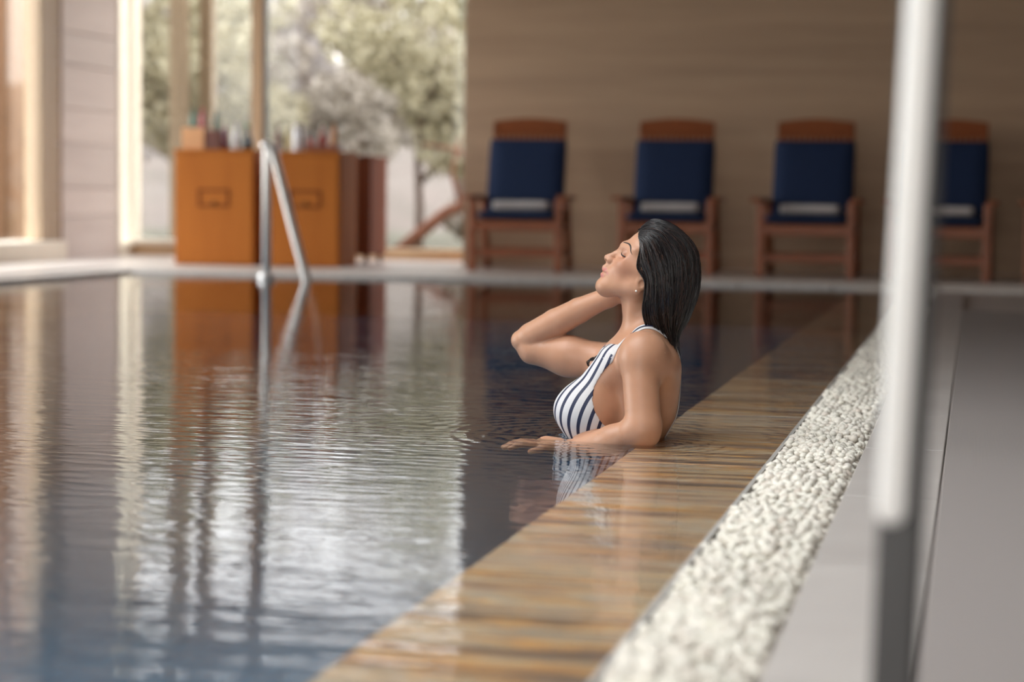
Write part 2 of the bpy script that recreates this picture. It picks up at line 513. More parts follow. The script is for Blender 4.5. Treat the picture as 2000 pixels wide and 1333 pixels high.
# rings spreading from the resting arm and the chest
hs = []
def ring(cx, cy, wl, reach, amp):
    sub = nt.nodes.new('ShaderNodeVectorMath'); sub.operation = 'DISTANCE'
    nt.links.new(tc.outputs['Object'], sub.inputs[0]); sub.inputs[1].default_value = (cx, cy, 0)
    d = sub.outputs['Value']
    sn = mthw('SINE', mthw('MULTIPLY', d, 2 * math.pi / wl))
    fall = mthw('MULTIPLY', mthw('POWER', 2.718, mthw('MULTIPLY', d, -1.0 / reach)), amp)
    return mthw('MULTIPLY', sn, fall)
def mthw(op, a, bb=None):
    n = nt.nodes.new('ShaderNodeMath'); n.operation = op
    for i, q in enumerate((a, bb)):
        if q is None:
            continue
        if isinstance(q, (int, float)):
            n.inputs[i].default_value = q
        else:
            nt.links.new(q, n.inputs[i])
    return n.outputs[0]
v = coords(nt)
n1 = noise(nt, coords(nt, (0.6, 2.2, 1)), 2.6, 2, .5)
n2 = noise(nt, coords(nt, (0.55, 1.8, 1), (0, 0, .12)), 11.0, 2, .5)
big = noise(nt, v, .55, 2)
amp = nt.nodes.new('ShaderNodeMapRange'); nt.links.new(big, amp.inputs[0]); amp.inputs[1].default_value = .35; amp.inputs[2].default_value = .65; amp.inputs[3].default_value = .25; amp.inputs[4].default_value = 1.0
# the far end lies calmer than the middle
sx = nt.nodes.new('ShaderNodeSeparateXYZ'); nt.links.new(tc.outputs['Object'], sx.inputs[0])
calm = nt.nodes.new('ShaderNodeMapRange'); nt.links.new(sx.outputs['Y'], calm.inputs[0]); calm.inputs[1].default_value = 7.5; calm.inputs[2].default_value = 12.0; calm.inputs[3].default_value = 1.0; calm.inputs[4].default_value = .28
h = mthw('ADD', mthw('MULTIPLY', n1, .0015), mthw('MULTIPLY', mthw('MULTIPLY', n2, amp.outputs[0]), .0034))
h = mthw('MULTIPLY', h, calm.outputs[0])
h = mthw('ADD', h, ring(-0.80, 5.28, .045, .16, .0008))
h = mthw('ADD', h, ring(-1.02, 5.42, .06, .25, .0012))
bp = nt.nodes.new('ShaderNodeBump'); bp.inputs['Strength'].default_value = 1.0; bp.inputs['Distance'].default_value = 1.0
nt.links.new(h, bp.inputs['Height'])
nt.links.new(bp.outputs[0], gl.inputs['Normal'])
nt.links.new(schlick(nt, .02, bp.outputs[0]), ms.inputs[0]); nt.links.new(tr.outputs[0], ms.inputs[1]); nt.links.new(gl.outputs[0], ms.inputs[2])
nt.links.new(ms.outputs[0], nt.nodes['Material Output'].inputs['Surface'])
nx, ny = 13, 36
gx, gy = np.meshgrid(np.linspace(PXL, PXO + .004, nx), np.linspace(PYN, PYF, ny), indexing='ij')
Vw = np.stack([gx.ravel(), gy.ravel(), np.zeros(gx.size)], -1)
Fw = [(i * ny + j, (i + 1) * ny + j, (i + 1) * ny + j + 1, i * ny + j + 1) for i in range(nx - 1) for j in range(ny - 1)]
water = obj('pool_water', np_mesh('pool_water', Vw, Fw), mW)
water['kind'] = 'stuff'
tag(water, 'still blue-grey pool water mirroring the windows and cabinets', 'water')
# ------------------------------------------------------------------ deck chairs
M_TEAK = mat('oiled_teak', (0.36, 0.105, 0.034), (0.24, 0.065, 0.022), (3, 3, 14), 2.5, rough=.4, detail=5)
M_BLUE = mat('navy_canvas_cushion', (0.008, 0.026, 0.085), (0.006, 0.019, 0.065), (20, 20, 20), 2, rough=.85, bmp=.08)
M_TOWEL = mat('white_terry_towel', (0.74, 0.69, 0.68), (0.66, 0.61, 0.60), (60, 60, 60), 2, rough=.95, bmp=.4)


def copy_tree(o, parent=None):
    c = o.copy(); COL.objects.link(c); c.parent = parent
    for ch in [x for x in o.children]:
        copy_tree(ch, c)
    return c


def cushion(name, w, d, h, puff=.012):
    """soft box with rounded rim and swollen faces, w along x, d along y, h along z"""
    bm = bmesh.new()
    bmesh.ops.create_cube(bm, size=1)
    bmesh.ops.subdivide_edges(bm, edges=bm.edges, cuts=9, use_grid_fill=True)
    for q in bm.verts:
        x, y, z = q.co.x * 2, q.co.y * 2, q.co.z * 2
        rx = (1 - abs(x) ** 6 * .0)
        e = max(abs(x), abs(y))
        zz = z * (1 - .55 * max(0, (e - .86) / .14) ** 2) * (1 + puff / h * (1 - x * x) * (1 - y * y))
        k = 1 - .03 * z * z
        cx = x - math.copysign(max(0, abs(x) - .93) * max(0, abs(y) - .9) * 3, x)
        q.co = Vector((cx * w / 2 * k, y * d / 2 * k, zz * h / 2))
    return to_mesh(bm, name, True)


def make_chair():
    t = thing('deck_chair', 'chair', 'deck chair')
    W, X = .39, .35                         # half width over the arms, half width of the seat
    LEG = boxes('leg', [(-.032, .032, -.028, .028, 0, .60)], .006, 1); LEG.materials.append(M_TEAK)
    for s in (-1, 1):
        obj('leg', LEG, None, t, (s * (W - .035), .06, 0))
        obj('leg', tube('leg', [(s * (W - .035), .92, .0), (s * (W - .035), .72, .34), (s * (W - .035), .62, .60)], .032, 8), M_TEAK, t)
        obj('armrest', boxes('armrest', [(s * W - .045, s * W + .045, -.02, .70, .595, .63)], .012, 2), M_TEAK, t)
        obj('side_rail', boxes('side_rail', [(s * X - .018, s * X + .018, .02, .78, .345, .415)], .006, 1), M_TEAK, t)
        obj('side_stretcher', boxes('side_stretcher', [(s * (W - .035) - .016, s * (W - .035) + .016, .05, .82, .13, .175)], .005, 1), M_TEAK, t)
    obj('front_rail', boxes('front_rail', [(-X + .0, X - .0, .025, .06, .335, .415)], .006, 1), M_TEAK, t)
    obj('front_stretcher', boxes('front_stretcher', [(-W + .06, W - .06, .045, .08, .125, .185)], .006, 1), M_TEAK, t)
    obj('rear_stretcher', boxes('rear_stretcher', [(-W + .06, W - .06, .80, .835, .125, .185)], .006, 1), M_TEAK, t)
    sl = boxes('seat_slat', [(-X + .015, X - .015, -.03, .03, 0, .016)], .003, 1); sl.materials.append(M_TEAK)
    for k in range(9):
        obj('seat_slat', sl, None, t, (0, .07 + k * .075, .408))
    # backrest tilted back: local frame about the hinge
    tilt = math.radians(-19)
    bk = obj('backrest', boxes('backrest', [(-.262, .262, -.016, .016, .0, .05)], .006, 1), M_TEAK, t, (0, .66, .40), (tilt, 0, 0))
    for s in (-1, 1):
        obj('stile', boxes('stile', [(s * .286 - .024, s * .286 + .024, -.018, .018, 0, .89)], .006, 1), M_TEAK, bk)
    # arched head board
    bm = bmesh.new()
    N = 14
    fr = []
    for yy in (-.018, .018):
        top = [bm.verts.new((-.315 + .63 * i / N, yy, .905 + .030 * math.sin(math.pi * i / N))) for i in range(N + 1)]
        bot = [bm.verts.new((-.315 + .63 * i / N, yy, .785)) for i in range(N + 1)]
        fr.append((top, bot))
    (t0, b0), (t1, b1) = fr
    for i in range(N):
        bm.faces.new((t0[i], t0[i + 1], b0[i + 1], b0[i])); bm.faces.new((t1[i + 1], t1[i], b1[i], b1[i + 1]))
        bm.faces.new((t0[i + 1], t0[i], t1[i], t1[i + 1])); bm.faces.new((b0[i], b0[i + 1], b1[i + 1], b1[i]))
    bm.faces.new((t0[0], b0[0], b1[0], t1[0])); bm.faces.new((t0[N], t1[N], b1[N], b0[N]))
    bmesh.ops.recalc_face_normals(bm, faces=bm.faces)
    obj('head_rail', to_mesh(bm, 'head_rail'), M_TEAK, bk)
    bs = boxes('back_slat', [(-.017, .017, -.009, .009, .02, .79)], .003, 1); bs.materials.append(M_TEAK)
    for k in range(11):
        obj('back_slat', bs, None, bk, (-.23 + k * .046, 0, 0))
    obj('seat_cushion', cushion('seat_cushion', .66, .68, .075), M_BLUE, t, (0, .36, .462))
    bc = obj('back_cushion', cushion('back_cushion', .66, .66, .08), M_BLUE, t)
    bc.rotation_euler = (math.radians(90) + tilt, 0, 0)
    c, s_ = math.cos(tilt), math.sin(tilt)
    off = Vector((0, -.062, .395))          # in the backrest frame
    bc.location = (0, .66 + off.y * c - off.z * s_, .40 + off.y * s_ + off.z * c)
    return t


def towel():
    """towel folded into a long roll: layered folds with rounded ends"""
    bm = bmesh.new()
    N = 26
    prof = []
    for i in range(N):
        a = 2 * math.pi * i / N
        r = 1 + .05 * math.cos(3 * a)
        prof.append((.062 * math.copysign(abs(math.cos(a)) ** .7, math.cos(a)) * r, .038 * math.copysign(abs(math.sin(a)) ** .7, math.sin(a)) * r))
    rings = []
    for x in np.linspace(-.235, .235, 13):
        k = 1 - .14 * max(0, (abs(x) - .2) / .035) ** 2 + .02 * math.sin(x * 31)
        rings.append([bm.verts.new((x, y * k, z * k + .038)) for y, z in prof])
    for a, b_ in zip(rings[:-1], rings[1:]):
        for i in range(N):
            bm.faces.new((a[i], a[(i + 1) % N], b_[(i + 1) % N], b_[i]))
    bm.faces.new(rings[0]); bm.faces.new(rings[-1])
    bmesh.ops.recalc_face_normals(bm, faces=bm.faces)
    return to_mesh(bm, 'towel', True)


chairs = [(-3.66, 16.32, 5, 'leftmost teak deck chair with navy cushions, nearest the window'),
          (-2.42, 16.30, 3, "teak deck chair with navy cushions directly behind the bather's head"),
          (-1.30, 16.24, 0, 'teak deck chair with navy cushions between the bather and the steel post'),
          (-.26, 16.18, -2, 'teak deck chair with navy cushions half hidden behind the steel post'),
          (.76, 16.15, -2, 'teak deck chair with navy cushions cut off at the right edge of the picture')]
tl = ['white rolled towel on the leftmost deck chair', "white rolled towel on the chair behind the bather's head",
      'white rolled towel on the chair just left of the steel post', 'white rolled towel on the chair behind the steel post', 'white rolled towel on the chair at the right picture edge']
proto = make_chair()
tm = towel(); tm.materials.append(M_TOWEL)
for i, (x, y, a, lab) in enumerate(chairs):
    c = proto if i == 0 else copy_tree(proto)
    c.location = (x, y, ZD); c.rotation_euler = (0, 0, math.radians(a))
    tag(c, lab, 'deck chair', 'deck chairs along the far wall')
    ca, sa = math.cos(math.radians(a)), math.sin(math.radians(a))
    o = obj('towel', tm, None, None, (x - sa * .40, y + ca * .40, ZD + .507), (0, 0, math.radians(a)))
    tag(o, tl[i], 'towel', 'rolled towels on the deck chairs')

# ------------------------------------------------------------------ cabinets with bottles
M_CAB = mat('orange_cherry_veneer', (0.42, 0.135, 0.022), (0.34, 0.10, 0.016), (2, 2, .25), 2.2, rough=.6, spec=.12, detail=5)
M_CABD = mat('dark_cherry_veneer', (0.13, 0.034, 0.013), (0.10, 0.026, 0.010), (2, 2, .25), 2.2, rough=.65, spec=.08, detail=5)
M_BRASS = mat('aged_brass', (0.20, 0.10, 0.035), (0.13, 0.06, 0.02), (30, 30, 30), 2, rough=.35, metal=1)


def cabinet(x0, x1, y, dep, h, m, label, legs=False, plate=True):
    w = x1 - x0
    t = thing('cabinet', label, 'cabinet', ((x0 + x1) / 2, y, ZD), 0, 'cabinets by the far window')
    zb = .075 if legs else 0.0
    obj('body', boxes('body', [(-w / 2, w / 2, .02, dep, zb, h - .03)], .006, 2), m, t)
    obj('top', boxes('top', [(-w / 2 - .006, w / 2 + .006, .0, dep + .006, h - .03, h)], .005, 2), m, t)
    dr_ = obj('door', boxes('door', [(-w / 2 + .012, w / 2 - .012, .0, .022, zb + .015, h - .036)], .004, 2), m, t)
    if plate:
        for nm, bxs in (('plate_rail', (-.125, .125, -.006, .001, .63, .645)), ('plate_rail', (-.125, .125, -.006, .001, .50, .515)), ('plate_stile', (-.14, -.125, -.006, .001, .5, .645)), ('plate_stile', (.125, .14, -.006, .001, .5, .645))):
            obj(nm, boxes(nm, [bxs]), M_CABD, dr_)
        obj('lock', lathe('lock', [(0, 0), (.018, 0), (.016, .014), (0, .018)], 14), M_BRASS, dr_, (0, 0, .53), (math.radians(90), 0, 0))
    if legs:
        for sx in (-1, 1):
            for sy in (.06, dep - .06):
                obj('leg', lathe('leg', [(.02, 0), (.026, .02), (.022, .04), (.03, .08)], 10), m, t, (sx * (w / 2 - .05), sy, 0))
    return t


cabinet(-6.69, -5.97, 16.5, .50, .985, M_CAB, 'left orange-brown wooden cabinet, nearest the window mullion')
cabinet(-5.82, -5.21, 16.5, .50, .975, M_CAB, 'right orange-brown wooden cabinet behind the pool handrail')
cabinet(-5.82, -5.275, 17.6, .55, .965, M_CABD, 'dark reddish-brown cabinet on short legs, set back by the window', legs=True, plate=False)

CT1, CT2 = ZD + .985, ZD + .975


def glassy(name, c, rough=.12):
    return mat(name, c, tuple(k * .7 for k in c), (40, 40, 40), 1, rough=rough, coat=.4)


def bottle(x, y, z, h, r, c, label, capc=None, lab=None, neck=.36, name='bottle'):
    t = thing(name, label, 'bottle', (x, y, z), 0, 'bottles on the cabinets')
    hn = h * (1 - neck)
    cn = 'bottle_%02d_%02d_%02d' % tuple(int(k * 99) for k in c)
    obj('glass_body', lathe('glass_body', [(0, 0), (r * .9, 0), (r, .008), (r, hn * .82), (r * .8, hn * .93), (r * .40, hn * 1.06), (r * .33, h * .93), (0, h * .93)], 16), glassy(cn, c), t)
    cc = capc or c
    obj('cap', lathe('cap', [(0, h * .90), (r * .42, h * .90), (r * .42, h - .004), (r * .36, h), (0, h)], 12), glassy('cap_%02d_%02d_%02d' % tuple(int(k * 99) for k in cc), cc, .4), t)
    if lab:
        obj('paper_label', lathe('paper_label', [(r * 1.015, hn * .18), (r * 1.02, hn * .19), (r * 1.02, hn * .70), (r * 1.015, hn * .71)], 16), mat('label_%02d_%02d_%02d' % tuple(int(k * 99) for k in lab), lab, rough=.7), t)
    return t


def crate(x0, x1, y0, y1, z, h, m, label):
    t = thing('wooden_box', label, 'box', ((x0 + x1) / 2, (y0 + y1) / 2, z), 0, 'boxes on the cabinets')
    w, d, s = (x1 - x0) / 2, (y1 - y0) / 2, .012
    obj('front_panel', boxes('front_panel', [(-w, w, -d, -d + s, .0, h)], .002, 1), m, t)
    obj('back_panel', boxes('back_panel', [(-w, w, d - s, d, .0, h)], .002, 1), m, t)
    obj('side_panel', boxes('side_panel', [(-w, -w + s, -d + s, d - s, .0, h)], .002, 1), m, t)
    obj('side_panel', boxes('side_panel', [(w - s, w, -d + s, d - s, .0, h)], .002, 1), m, t)
    obj('bottom', boxes('bottom', [(-w + s, w - s, -d + s, d - s, .0, .01)]), m, t)
    return t


M_BOXL = mat('pale_pine_box', (0.62, 0.30, 0.13), (0.54, 0.25, 0.10), (3, 3, 12), 2, rough=.5)
M_BOXD = mat('mahogany_box', (0.14, 0.03, 0.014), (0.09, 0.02, 0.01), (3, 3, 12), 2, rough=.45)
yb = 16.64


def bx(px, y=16.64):
    """x of image column px on the plane y (used to read off the row of bottles)"""
    r = CM @ np.array([px - 1000.0, 250 - 666.5, F_PX])
    return float(r[0] / r[1] * y)


crate(bx(362), bx(405), 16.56, 16.74, CT1, .185, M_BOXL, 'pale pine box holding green and red bottles')
crate(bx(408.5), bx(437), 16.56, 16.74, CT1, .165, M_BOXD, 'dark mahogany box beside the pale pine box')
for px, h, c, l in ((376.5, .34, (.006, .11, .055), 'green glass bottle standing in the pale pine box'), (395, .345, (.42, .012, .025), 'red bottle standing in the pale pine box'), (422.5, .335, (.012, .055, .028), 'dark green bottle standing in the dark mahogany box')):
    bottle(bx(px), 16.65, CT1 + .0115, h, .029, c, l, neck=.13)
bottle(bx(444), 16.60, CT1, .225, .030, (.16, .012, .03), 'maroon bottle right of the mahogany box', neck=.2)
bottle(bx(486), 16.62, CT1, .225, .045, (.01, .012, .016), 'black-bodied bottle with a green neck at the cabinet corner', capc=(.03, .25, .05), neck=.5)
bottle(bx(463), 16.62, CT1, .225, .040, (.78, .72, .72), 'white bottle between the maroon and black bottles', neck=.3)
bottle(bx(512), 16.62, ZD + .985, .16, .026, (.75, .68, .30), 'small pale yellow bottle behind the handrail top', neck=.3) if False else None
bottle(bx(545), 16.62, CT2, .235, .028, (.16, .045, .02), 'slim brown bottle next to the handrail', neck=.25)
bottle(bx(559), 16.66, CT2, .20, .026, (.70, .52, .16), 'golden yellow bottle beside the slim brown bottle', neck=.25)


def jar(px, z, h, r, c, label):
    t = thing('jar', label, 'jar', (bx(px), 16.62, z), 0, 'jars on the cabinets')
    obj('jar_body', lathe('jar_body', [(0, 0), (r * .92, 0), (r, .01), (r, h * .72), (r * .85, h * .8), (0, h * .8)], 18), glassy('jar_%02d_%02d' % (int(c[0] * 99), int(c[2] * 99)), c), t)
    obj('lid', lathe('lid', [(0, h * .79), (r * .9, h * .79), (r * .9, h * .97), (r * .8, h), (0, h)], 18), mat('pale_lid', (.72, .66, .62), rough=.4), t)


jar(585, CT2, .235, .052, (.82, .78, .80), 'white jar with pale lid in the middle of the right cabinet')
M_TRAY = mat('red_brown_tray', (.22, .055, .025), (.16, .04, .018), rough=.45)
tray = thing('serving_tray', 'red-brown wooden tray under the bottles on the right cabinet', 'tray', (bx(634), 16.64, CT2), 0)
w = (bx(664) - bx(602)) / 2
obj('tray_base', boxes('tray_base', [(-w, w, -.09, .09, 0, .012)], .003, 1), M_TRAY, tray)
for s in (-1, 1):
    obj('rim', boxes('rim', [(-w, w, s * .084 - .006, s * .084 + .006, .012, .055)], .002, 1), M_TRAY, tray)
    obj('rim', boxes('rim', [(s * (w - .006) - .006, s * (w - .006) + .006, -.078, .078, .012, .055)], .002, 1), M_TRAY, tray)
bottle(bx(611.5), 16.60, CT2 + .013, .215, .022, (.03, .025, .03), 'thin black bottle at the left of the tray', lab=(.5, .1, .08))
bottle(bx(629), 16.66, CT2 + .013, .225, .036, (.62, .32, .28), 'pink bottle with red label in the middle of the tray', lab=(.55, .08, .06), capc=(.8, .75, .72), neck=.28)
bottle(bx(654.5), 16.62, CT2 + .013, .23, .030, (.50, .16, .02), 'amber bottle at the right end of the tray', neck=.22)

# ------------------------------------------------------------------ stainless handrail at the far steps
mS, nt, b = nodes_of('brushed_stainless_steel')
v = coords(nt, (90, 90, 3))
f = noise(nt, v, 1, 3)
nt.links.new(ramp(nt, f, [(.3, (.76, .74, .73)), (.7, (.84, .82, .81))]), b.inputs['Base Color'])
b.inputs['Metallic'].default_value = 0.85; b.inputs['Roughness'].default_value = .36
M_STEEL = mS
hr = thing('pool_handrail', 'slanted stainless steel handrail at the far end of the pool', 'handrail', (-5.285, 14.90, 0))
obj('post', tube('post', [(0, 0, -1.25), (0, 0, .96), (.004, 0, 1.0), (.02, 0, 1.03)], .031, 16), M_STEEL, hr)
obj('sloping_rail', tube('sloping_rail', [(-.025, 0, 1.0), (.0, 0, 1.032), (.03, -.005, 1.02), (.07, -.02, .93), (.215, -.10, .5), (.385, -.20, .02), (.50, -.26, -.30), (.52, -.27, -.5), (.52, -.27, -1.25)], .034, 16), M_STEEL, hr)
obj('rail_knob', lathe('rail_knob', [(0, -.02), (.03, -.015), (.042, .0), (.040, .03), (.02, .048), (0, .05)], 16), M_STEEL, hr, (-.01, 0, 1.005))
obj('post_flange', lathe('post_flange', [(.033, .03), (.060, .03), (.062, .0), (.062, -.02), (.033, -.02)], 18), M_STEEL, hr, (0, 0, .012))

# ------------------------------------------------------------------ near steel post with its bright strip built as a white tube
po = thing('steel_post', 'grey steel post with its bright strip built as a white tube, standing close to the camera', 'post', (-.055, 2.1, .004))
M_DSTEEL = mat('dark_grey_steel', (.075, .072, .072), (.055, .052, .052), (60, 60, 3), 1, rough=.5, metal=.15)


def leaning(me, k):
    for q in me.vertices:
        q.co.x += q.co.z * k
    return me


obj('post_shaft', leaning(boxes('post_shaft', [(-.040, .006, -.006, .034, .01, 2.2)], .008, 3), .022), M_DSTEEL, po)
mWt, nt, b = nodes_of('bright_strip_white'); b.inputs['Base Color'].default_value = (.97, .96, .94, 1); b.inputs['Roughness'].default_value = .25
obj('bright_strip_tube', tube('bright_strip_tube', [(-.0193, -.024, .312), (-.0193, -.024, .315), (-.019, -.024, .321), (-.0187, -.024, .330), (-.001, -.024, .85), (.044, -.024, 2.2)], [.003, .010, .0145, .0162, .0162, .0162], 20), mWt, po)  # white tube stands in for the bright reflection-like strip on the post
for z in (.5, 1.5):
    obj('bracket', boxes('bracket', [(-.033 + .028 * z, -.013 + .028 * z, -.024, -.003, z, z + .02)], .002, 1), M_DSTEEL, po)
obj('base_plate', boxes('base_plate', [(-.07, .06, -.05, .07, 0, .012)], .003, 1), M_DSTEEL, po)
# ------------------------------------------------------------------ outside the glazing
M_GRASS = mat('dry_spring_grass', (0.16, 0.145, 0.105), (0.12, 0.115, 0.07), (.5, .5, .5), 2, rough=.9, detail=6)
gnd = obj('floor_garden', boxes('floor_garden', [(-40, 12, YW + .4, 60, -.6, -.05), (-40, XL - .6, -12, YW + .4, -.6, -.05)]), M_GRASS)
struct(gnd, 'pale garden ground outside the windows')
# bank of pale earth rising behind the trees
bm = bmesh.new()
NX, NY = 46, 16
gv = [[bm.verts.new((-34 + i * 46 / NX, 39 + j * 1.3, -.1 + 5.2 * (j / NY) ** 0.9 + .45 * math.sin(i * .9 + j * .7) * min(1, j / 3) + .3 * math.sin(i * 2.1 - j))) for j in range(NY)] for i in range(NX)]
for i in range(NX - 1):
    for j in range(NY - 1):
        bm.faces.new((gv[i][j], gv[i + 1][j], gv[i + 1][j + 1], gv[i][j + 1]))
bank = obj('floor_bank', to_mesh(bm, 'floor_bank', True), mat('pale_scrub_bank', (0.25, 0.205, 0.18), (0.17, 0.15, 0.125), (.4, .4, .4), 2, rough=.95, detail=8))
struct(bank, 'scrubby slope rising behind the garden trees')

# warm facade wing seen through the left windows
M_WING = mat('warm_sandstone_wing', (0.20, 0.095, 0.045), (0.16, 0.075, 0.036), (.8, .8, .2), 2, rough=.8, detail=5)
wing = thing('building_wing', 'warm sandstone wing of the building outside the left window', 'building', (-13.9, 21.7, -.05))
obj('wall_block', boxes('wall_block', [(-1.5, 1.2, -1.5, 6, 0, 6)]), M_WING, wing)
for k in range(6):
    obj('pilaster', boxes('pilaster', [(1.2, 1.35, -1.4 + k * 1.25, -1.0 + k * 1.25, 0, 6)], .01, 1), mat('wing_pilaster_stone', (.24, .13, .07), rough=.8), wing)
obj('cornice', boxes('cornice', [(-1.6, 1.45, -1.6, 6.1, 6, 6.3)], .02, 1), M_CREAM, wing)

# timber posts of a pergola just outside the far glazing
M_POST = mat('weathered_garden_timber', (.40, .30, .19), (.33, .24, .15), (6, 6, .5), 2, rough=.8)
gw = thing('added_garden_wall', 'cream wall added outside the narrow corner window to make it bright', 'wall', (-8.88, 20.1, -.05))  # wall added so the narrow corner pane looks bright cream
obj('render_face', boxes('render_face', [(-.35, .33, -.1, .1, 0, 3.6)], .01, 1), mat('cream_render', (.62, .55, .45), (.58, .51, .41), rough=.9), gw)
obj('coping', boxes('coping', [(-.38, .36, -.13, .13, 3.6, 3.68)], .01, 1), M_CREAM, gw)
for k, (x, y, w, lab) in enumerate(((-8.05, 20.0, .16, 'tan timber garden post nearest the cream jamb'), (-7.82, 20.2, .14, 'tan timber garden post next to the left cabinet'))):
    t = thing('timber_post', lab, 'post', (x, y, -.05), 0, 'timber posts outside the far window')
    obj('shaft', boxes('shaft', [(-w / 2, w / 2, -w / 2, w / 2, 0, 5.2)], .01, 1), M_POST, t)
    obj('foot', boxes('foot', [(-w / 2 - .03, w / 2 + .03, -w / 2 - .03, w / 2 + .03, 0, .12)], .01, 1), M_POST, t)

M_BARK = mat('grey_brown_bark', (0.20, 0.14, 0.11), (0.12, 0.085, 0.07), (8, 8, 2), 2, rough=.9, detail=5)
M_BARKR = mat('reddish_bark', (0.30, 0.13, 0.08), (0.22, 0.09, 0.055), (8, 8, 2), 2, rough=.9, detail=5)
LEAFS = [mat('spring_leaf_%d' % i, c, tuple(k * .75 for k in c), (3, 3, 3), 2, rough=.7) for i, c in enumerate([(.60, .55, .38), (.52, .50, .37), (.54, .48, .41), (.54, .49, .48)])]


def leaf_cloud(name, centers, radii, n, size, r):
    """n small bent leaves scattered in blobs, one mesh"""
    ci = r.integers(0, len(centers), n)
    d = r.normal(0, 1, (n, 3)); d /= np.linalg.norm(d, axis=1)[:, None]
    rad = radii[ci] * r.uniform(.35, 1, n) ** .5
    P = centers[ci] + d * rad[:, None] * np.array([1, 1, .75])
    a = r.normal(0, 1, (n, 3)); a /= np.linalg.norm(a, axis=1)[:, None]
    b_ = np.cross(a, r.normal(0, 1, (n, 3))); b_ /= np.linalg.norm(b_, axis=1)[:, None]
    nn = np.cross(a, b_)
    s = size * r.uniform(.6, 1.3, n)[:, None]
    V = np.stack([P - a * s, P + b_ * s * .45 + nn * s * .12, P + a * s, P - b_ * s * .45 + nn * s * .12], 1).reshape(-1, 3)
    F = np.arange(n * 4).reshape(n, 4)
    return np_mesh(name, V, F, False)


def tree(x, y, h, spread, leaf_i, label, seed, n=5000, lean=0.0, bark=None, size=.10, bare=False):
    r = np.random.default_rng(seed)
    t = thing('garden_tree', label, 'tree', (x, y, -.05), 0, 'garden trees outside the far window')
    bark = bark or M_BARK
    tr_ = [Vector((lean * h * (k / 8) ** 1.5 + r.normal(0, .03) * h * .1, r.normal(0, .03) * h * .1, h * .62 * k / 8)) for k in range(9)]
    obj('trunk', tube('trunk', tr_, [h * .013 * (1.25 - k / 12) for k in range(9)], 9), bark, t)
    tips = []
    for k in range(14):
        st = tr_[3 + k % 6]
        a = r.uniform(0, 2 * math.pi); L = spread * r.uniform(.45, 1.05)
        e = st + Vector((math.cos(a) * L, math.sin(a) * L, h * r.uniform(.08, .42)))
        mid = (st + e) / 2 + Vector((0, 0, h * .04))
        obj('branch', tube('branch', [st, (st + mid) / 2 + Vector((0, 0, .05)), mid, e], [h * .007, h * .006, h * .005, h * .002], 7), bark, t)
        tips += [e, mid]
    tips.append(Vector((tr_[-1].x, 0, h * .9)))
    C = np.array([list(p) for p in tips]); R = np.full(len(C), spread * .36)
    lf = obj('foliage', leaf_cloud('foliage', C, R, n, size, r), LEAFS[leaf_i], t)
    lf['kind'] = 'stuff'
    return t


specs = [(-9.6, 24.6, 3.5, 1.25, 0, 'yellow-green garden tree behind the timber posts'), (-11.6, 29.8, 4.0, 1.15, 1, 'green garden tree left of the window mullion'),
         (-8.8, 29.0, 4.3, 1.35, 2, 'pale garden tree behind the handrail'), (-6.9, 25.2, 3.7, 1.35, 0, 'yellow-leafed garden tree beside the travertine wall'),
         (-14.7, 36.5, 5.0, 1.45, 3, 'hazy garden tree far behind the left cabinet'), (-11.3, 34.0, 4.7, 1.45, 3, 'grey-leafed garden tree in the middle of the window'),
         (-8.6, 34.0, 5.4, 1.5, 1, 'tall green garden tree far back near the wall')]
for i, (x, y, h, sp_, li, lab) in enumerate(specs):
    tree(x, y, h, sp_, li, lab, 100 + i, n=7000, size=.075)
# leaning red-barked trunk low in the right pane and low shrubs
lt = thing('leaning_trunk', 'bare reddish trunk leaning across the lower right of the far window', 'tree', (-6.35, 22.0, -.05))
obj('trunk', tube('trunk', [(0, 0, 0), (.35, 0, .30), (.62, .02, .52), (.80, .03, .60), (1.15, .05, .86), (1.7, .08, 1.30), (2.3, .1, 1.9)], [.075, .07, .065, .06, .055, .045, .03], 10), M_BARKR, lt)
obj('side_branch', tube('side_branch', [(.80, .03, .60), (.70, .0, .95), (.78, 0, 1.35)], [.03, .022, .012], 8), M_BARKR, lt)
obj('side_branch', tube('side_branch', [(1.15, .05, .86), (.75, .05, 1.22), (.35, .05, 1.28)], [.03, .022, .012], 8), M_BARKR, lt)
for i, (x, y, s, li, lab) in enumerate(((-5.3, 23.0, .55, 0, 'low yellow-green shrub in the right pane'), (-5.9, 24.0, .5, 2, 'low pale shrub right of the dark cabinet'), (-4.7, 22.4, .45, 1, 'low green shrub next to the travertine wall'))):
    r = np.random.default_rng(300 + i)
    t = thing('garden_shrub', lab, 'shrub', (x, y, -.05), 0, 'low shrubs outside the far window')
    for k in range(4):
        obj('stem', tube('stem', [(0, 0, 0), (.1 * math.cos(k * 1.6), .1 * math.sin(k * 1.6), s * .5), (.3 * math.cos(k * 1.6) * s, .3 * math.sin(k * 1.6) * s, s)], [.015, .011, .006], 6), M_BARK, t)
    C = np.array([[.3 * s * math.cos(k), .3 * s * math.sin(k), s * (.5 + .12 * k)] for k in range(5)])
    lf = obj('foliage', leaf_cloud('foliage', C, np.full(5, s * .5), 1200, .06, r), LEAFS[li], t); lf['kind'] = 'stuff'
# ------------------------------------------------------------------ the bather
P_ORG = np.array([-0.8534, 5.2797, 0.0])
_fh = np.array([CM[0, 2], CM[1, 2]]); _fh /= np.linalg.norm(_fh)
_uh = np.array([_fh[1], -_fh[0]])
P_D0 = float(P_ORG[:2] @ _fh)
P_RZ = math.atan2(_uh[1], _uh[0])


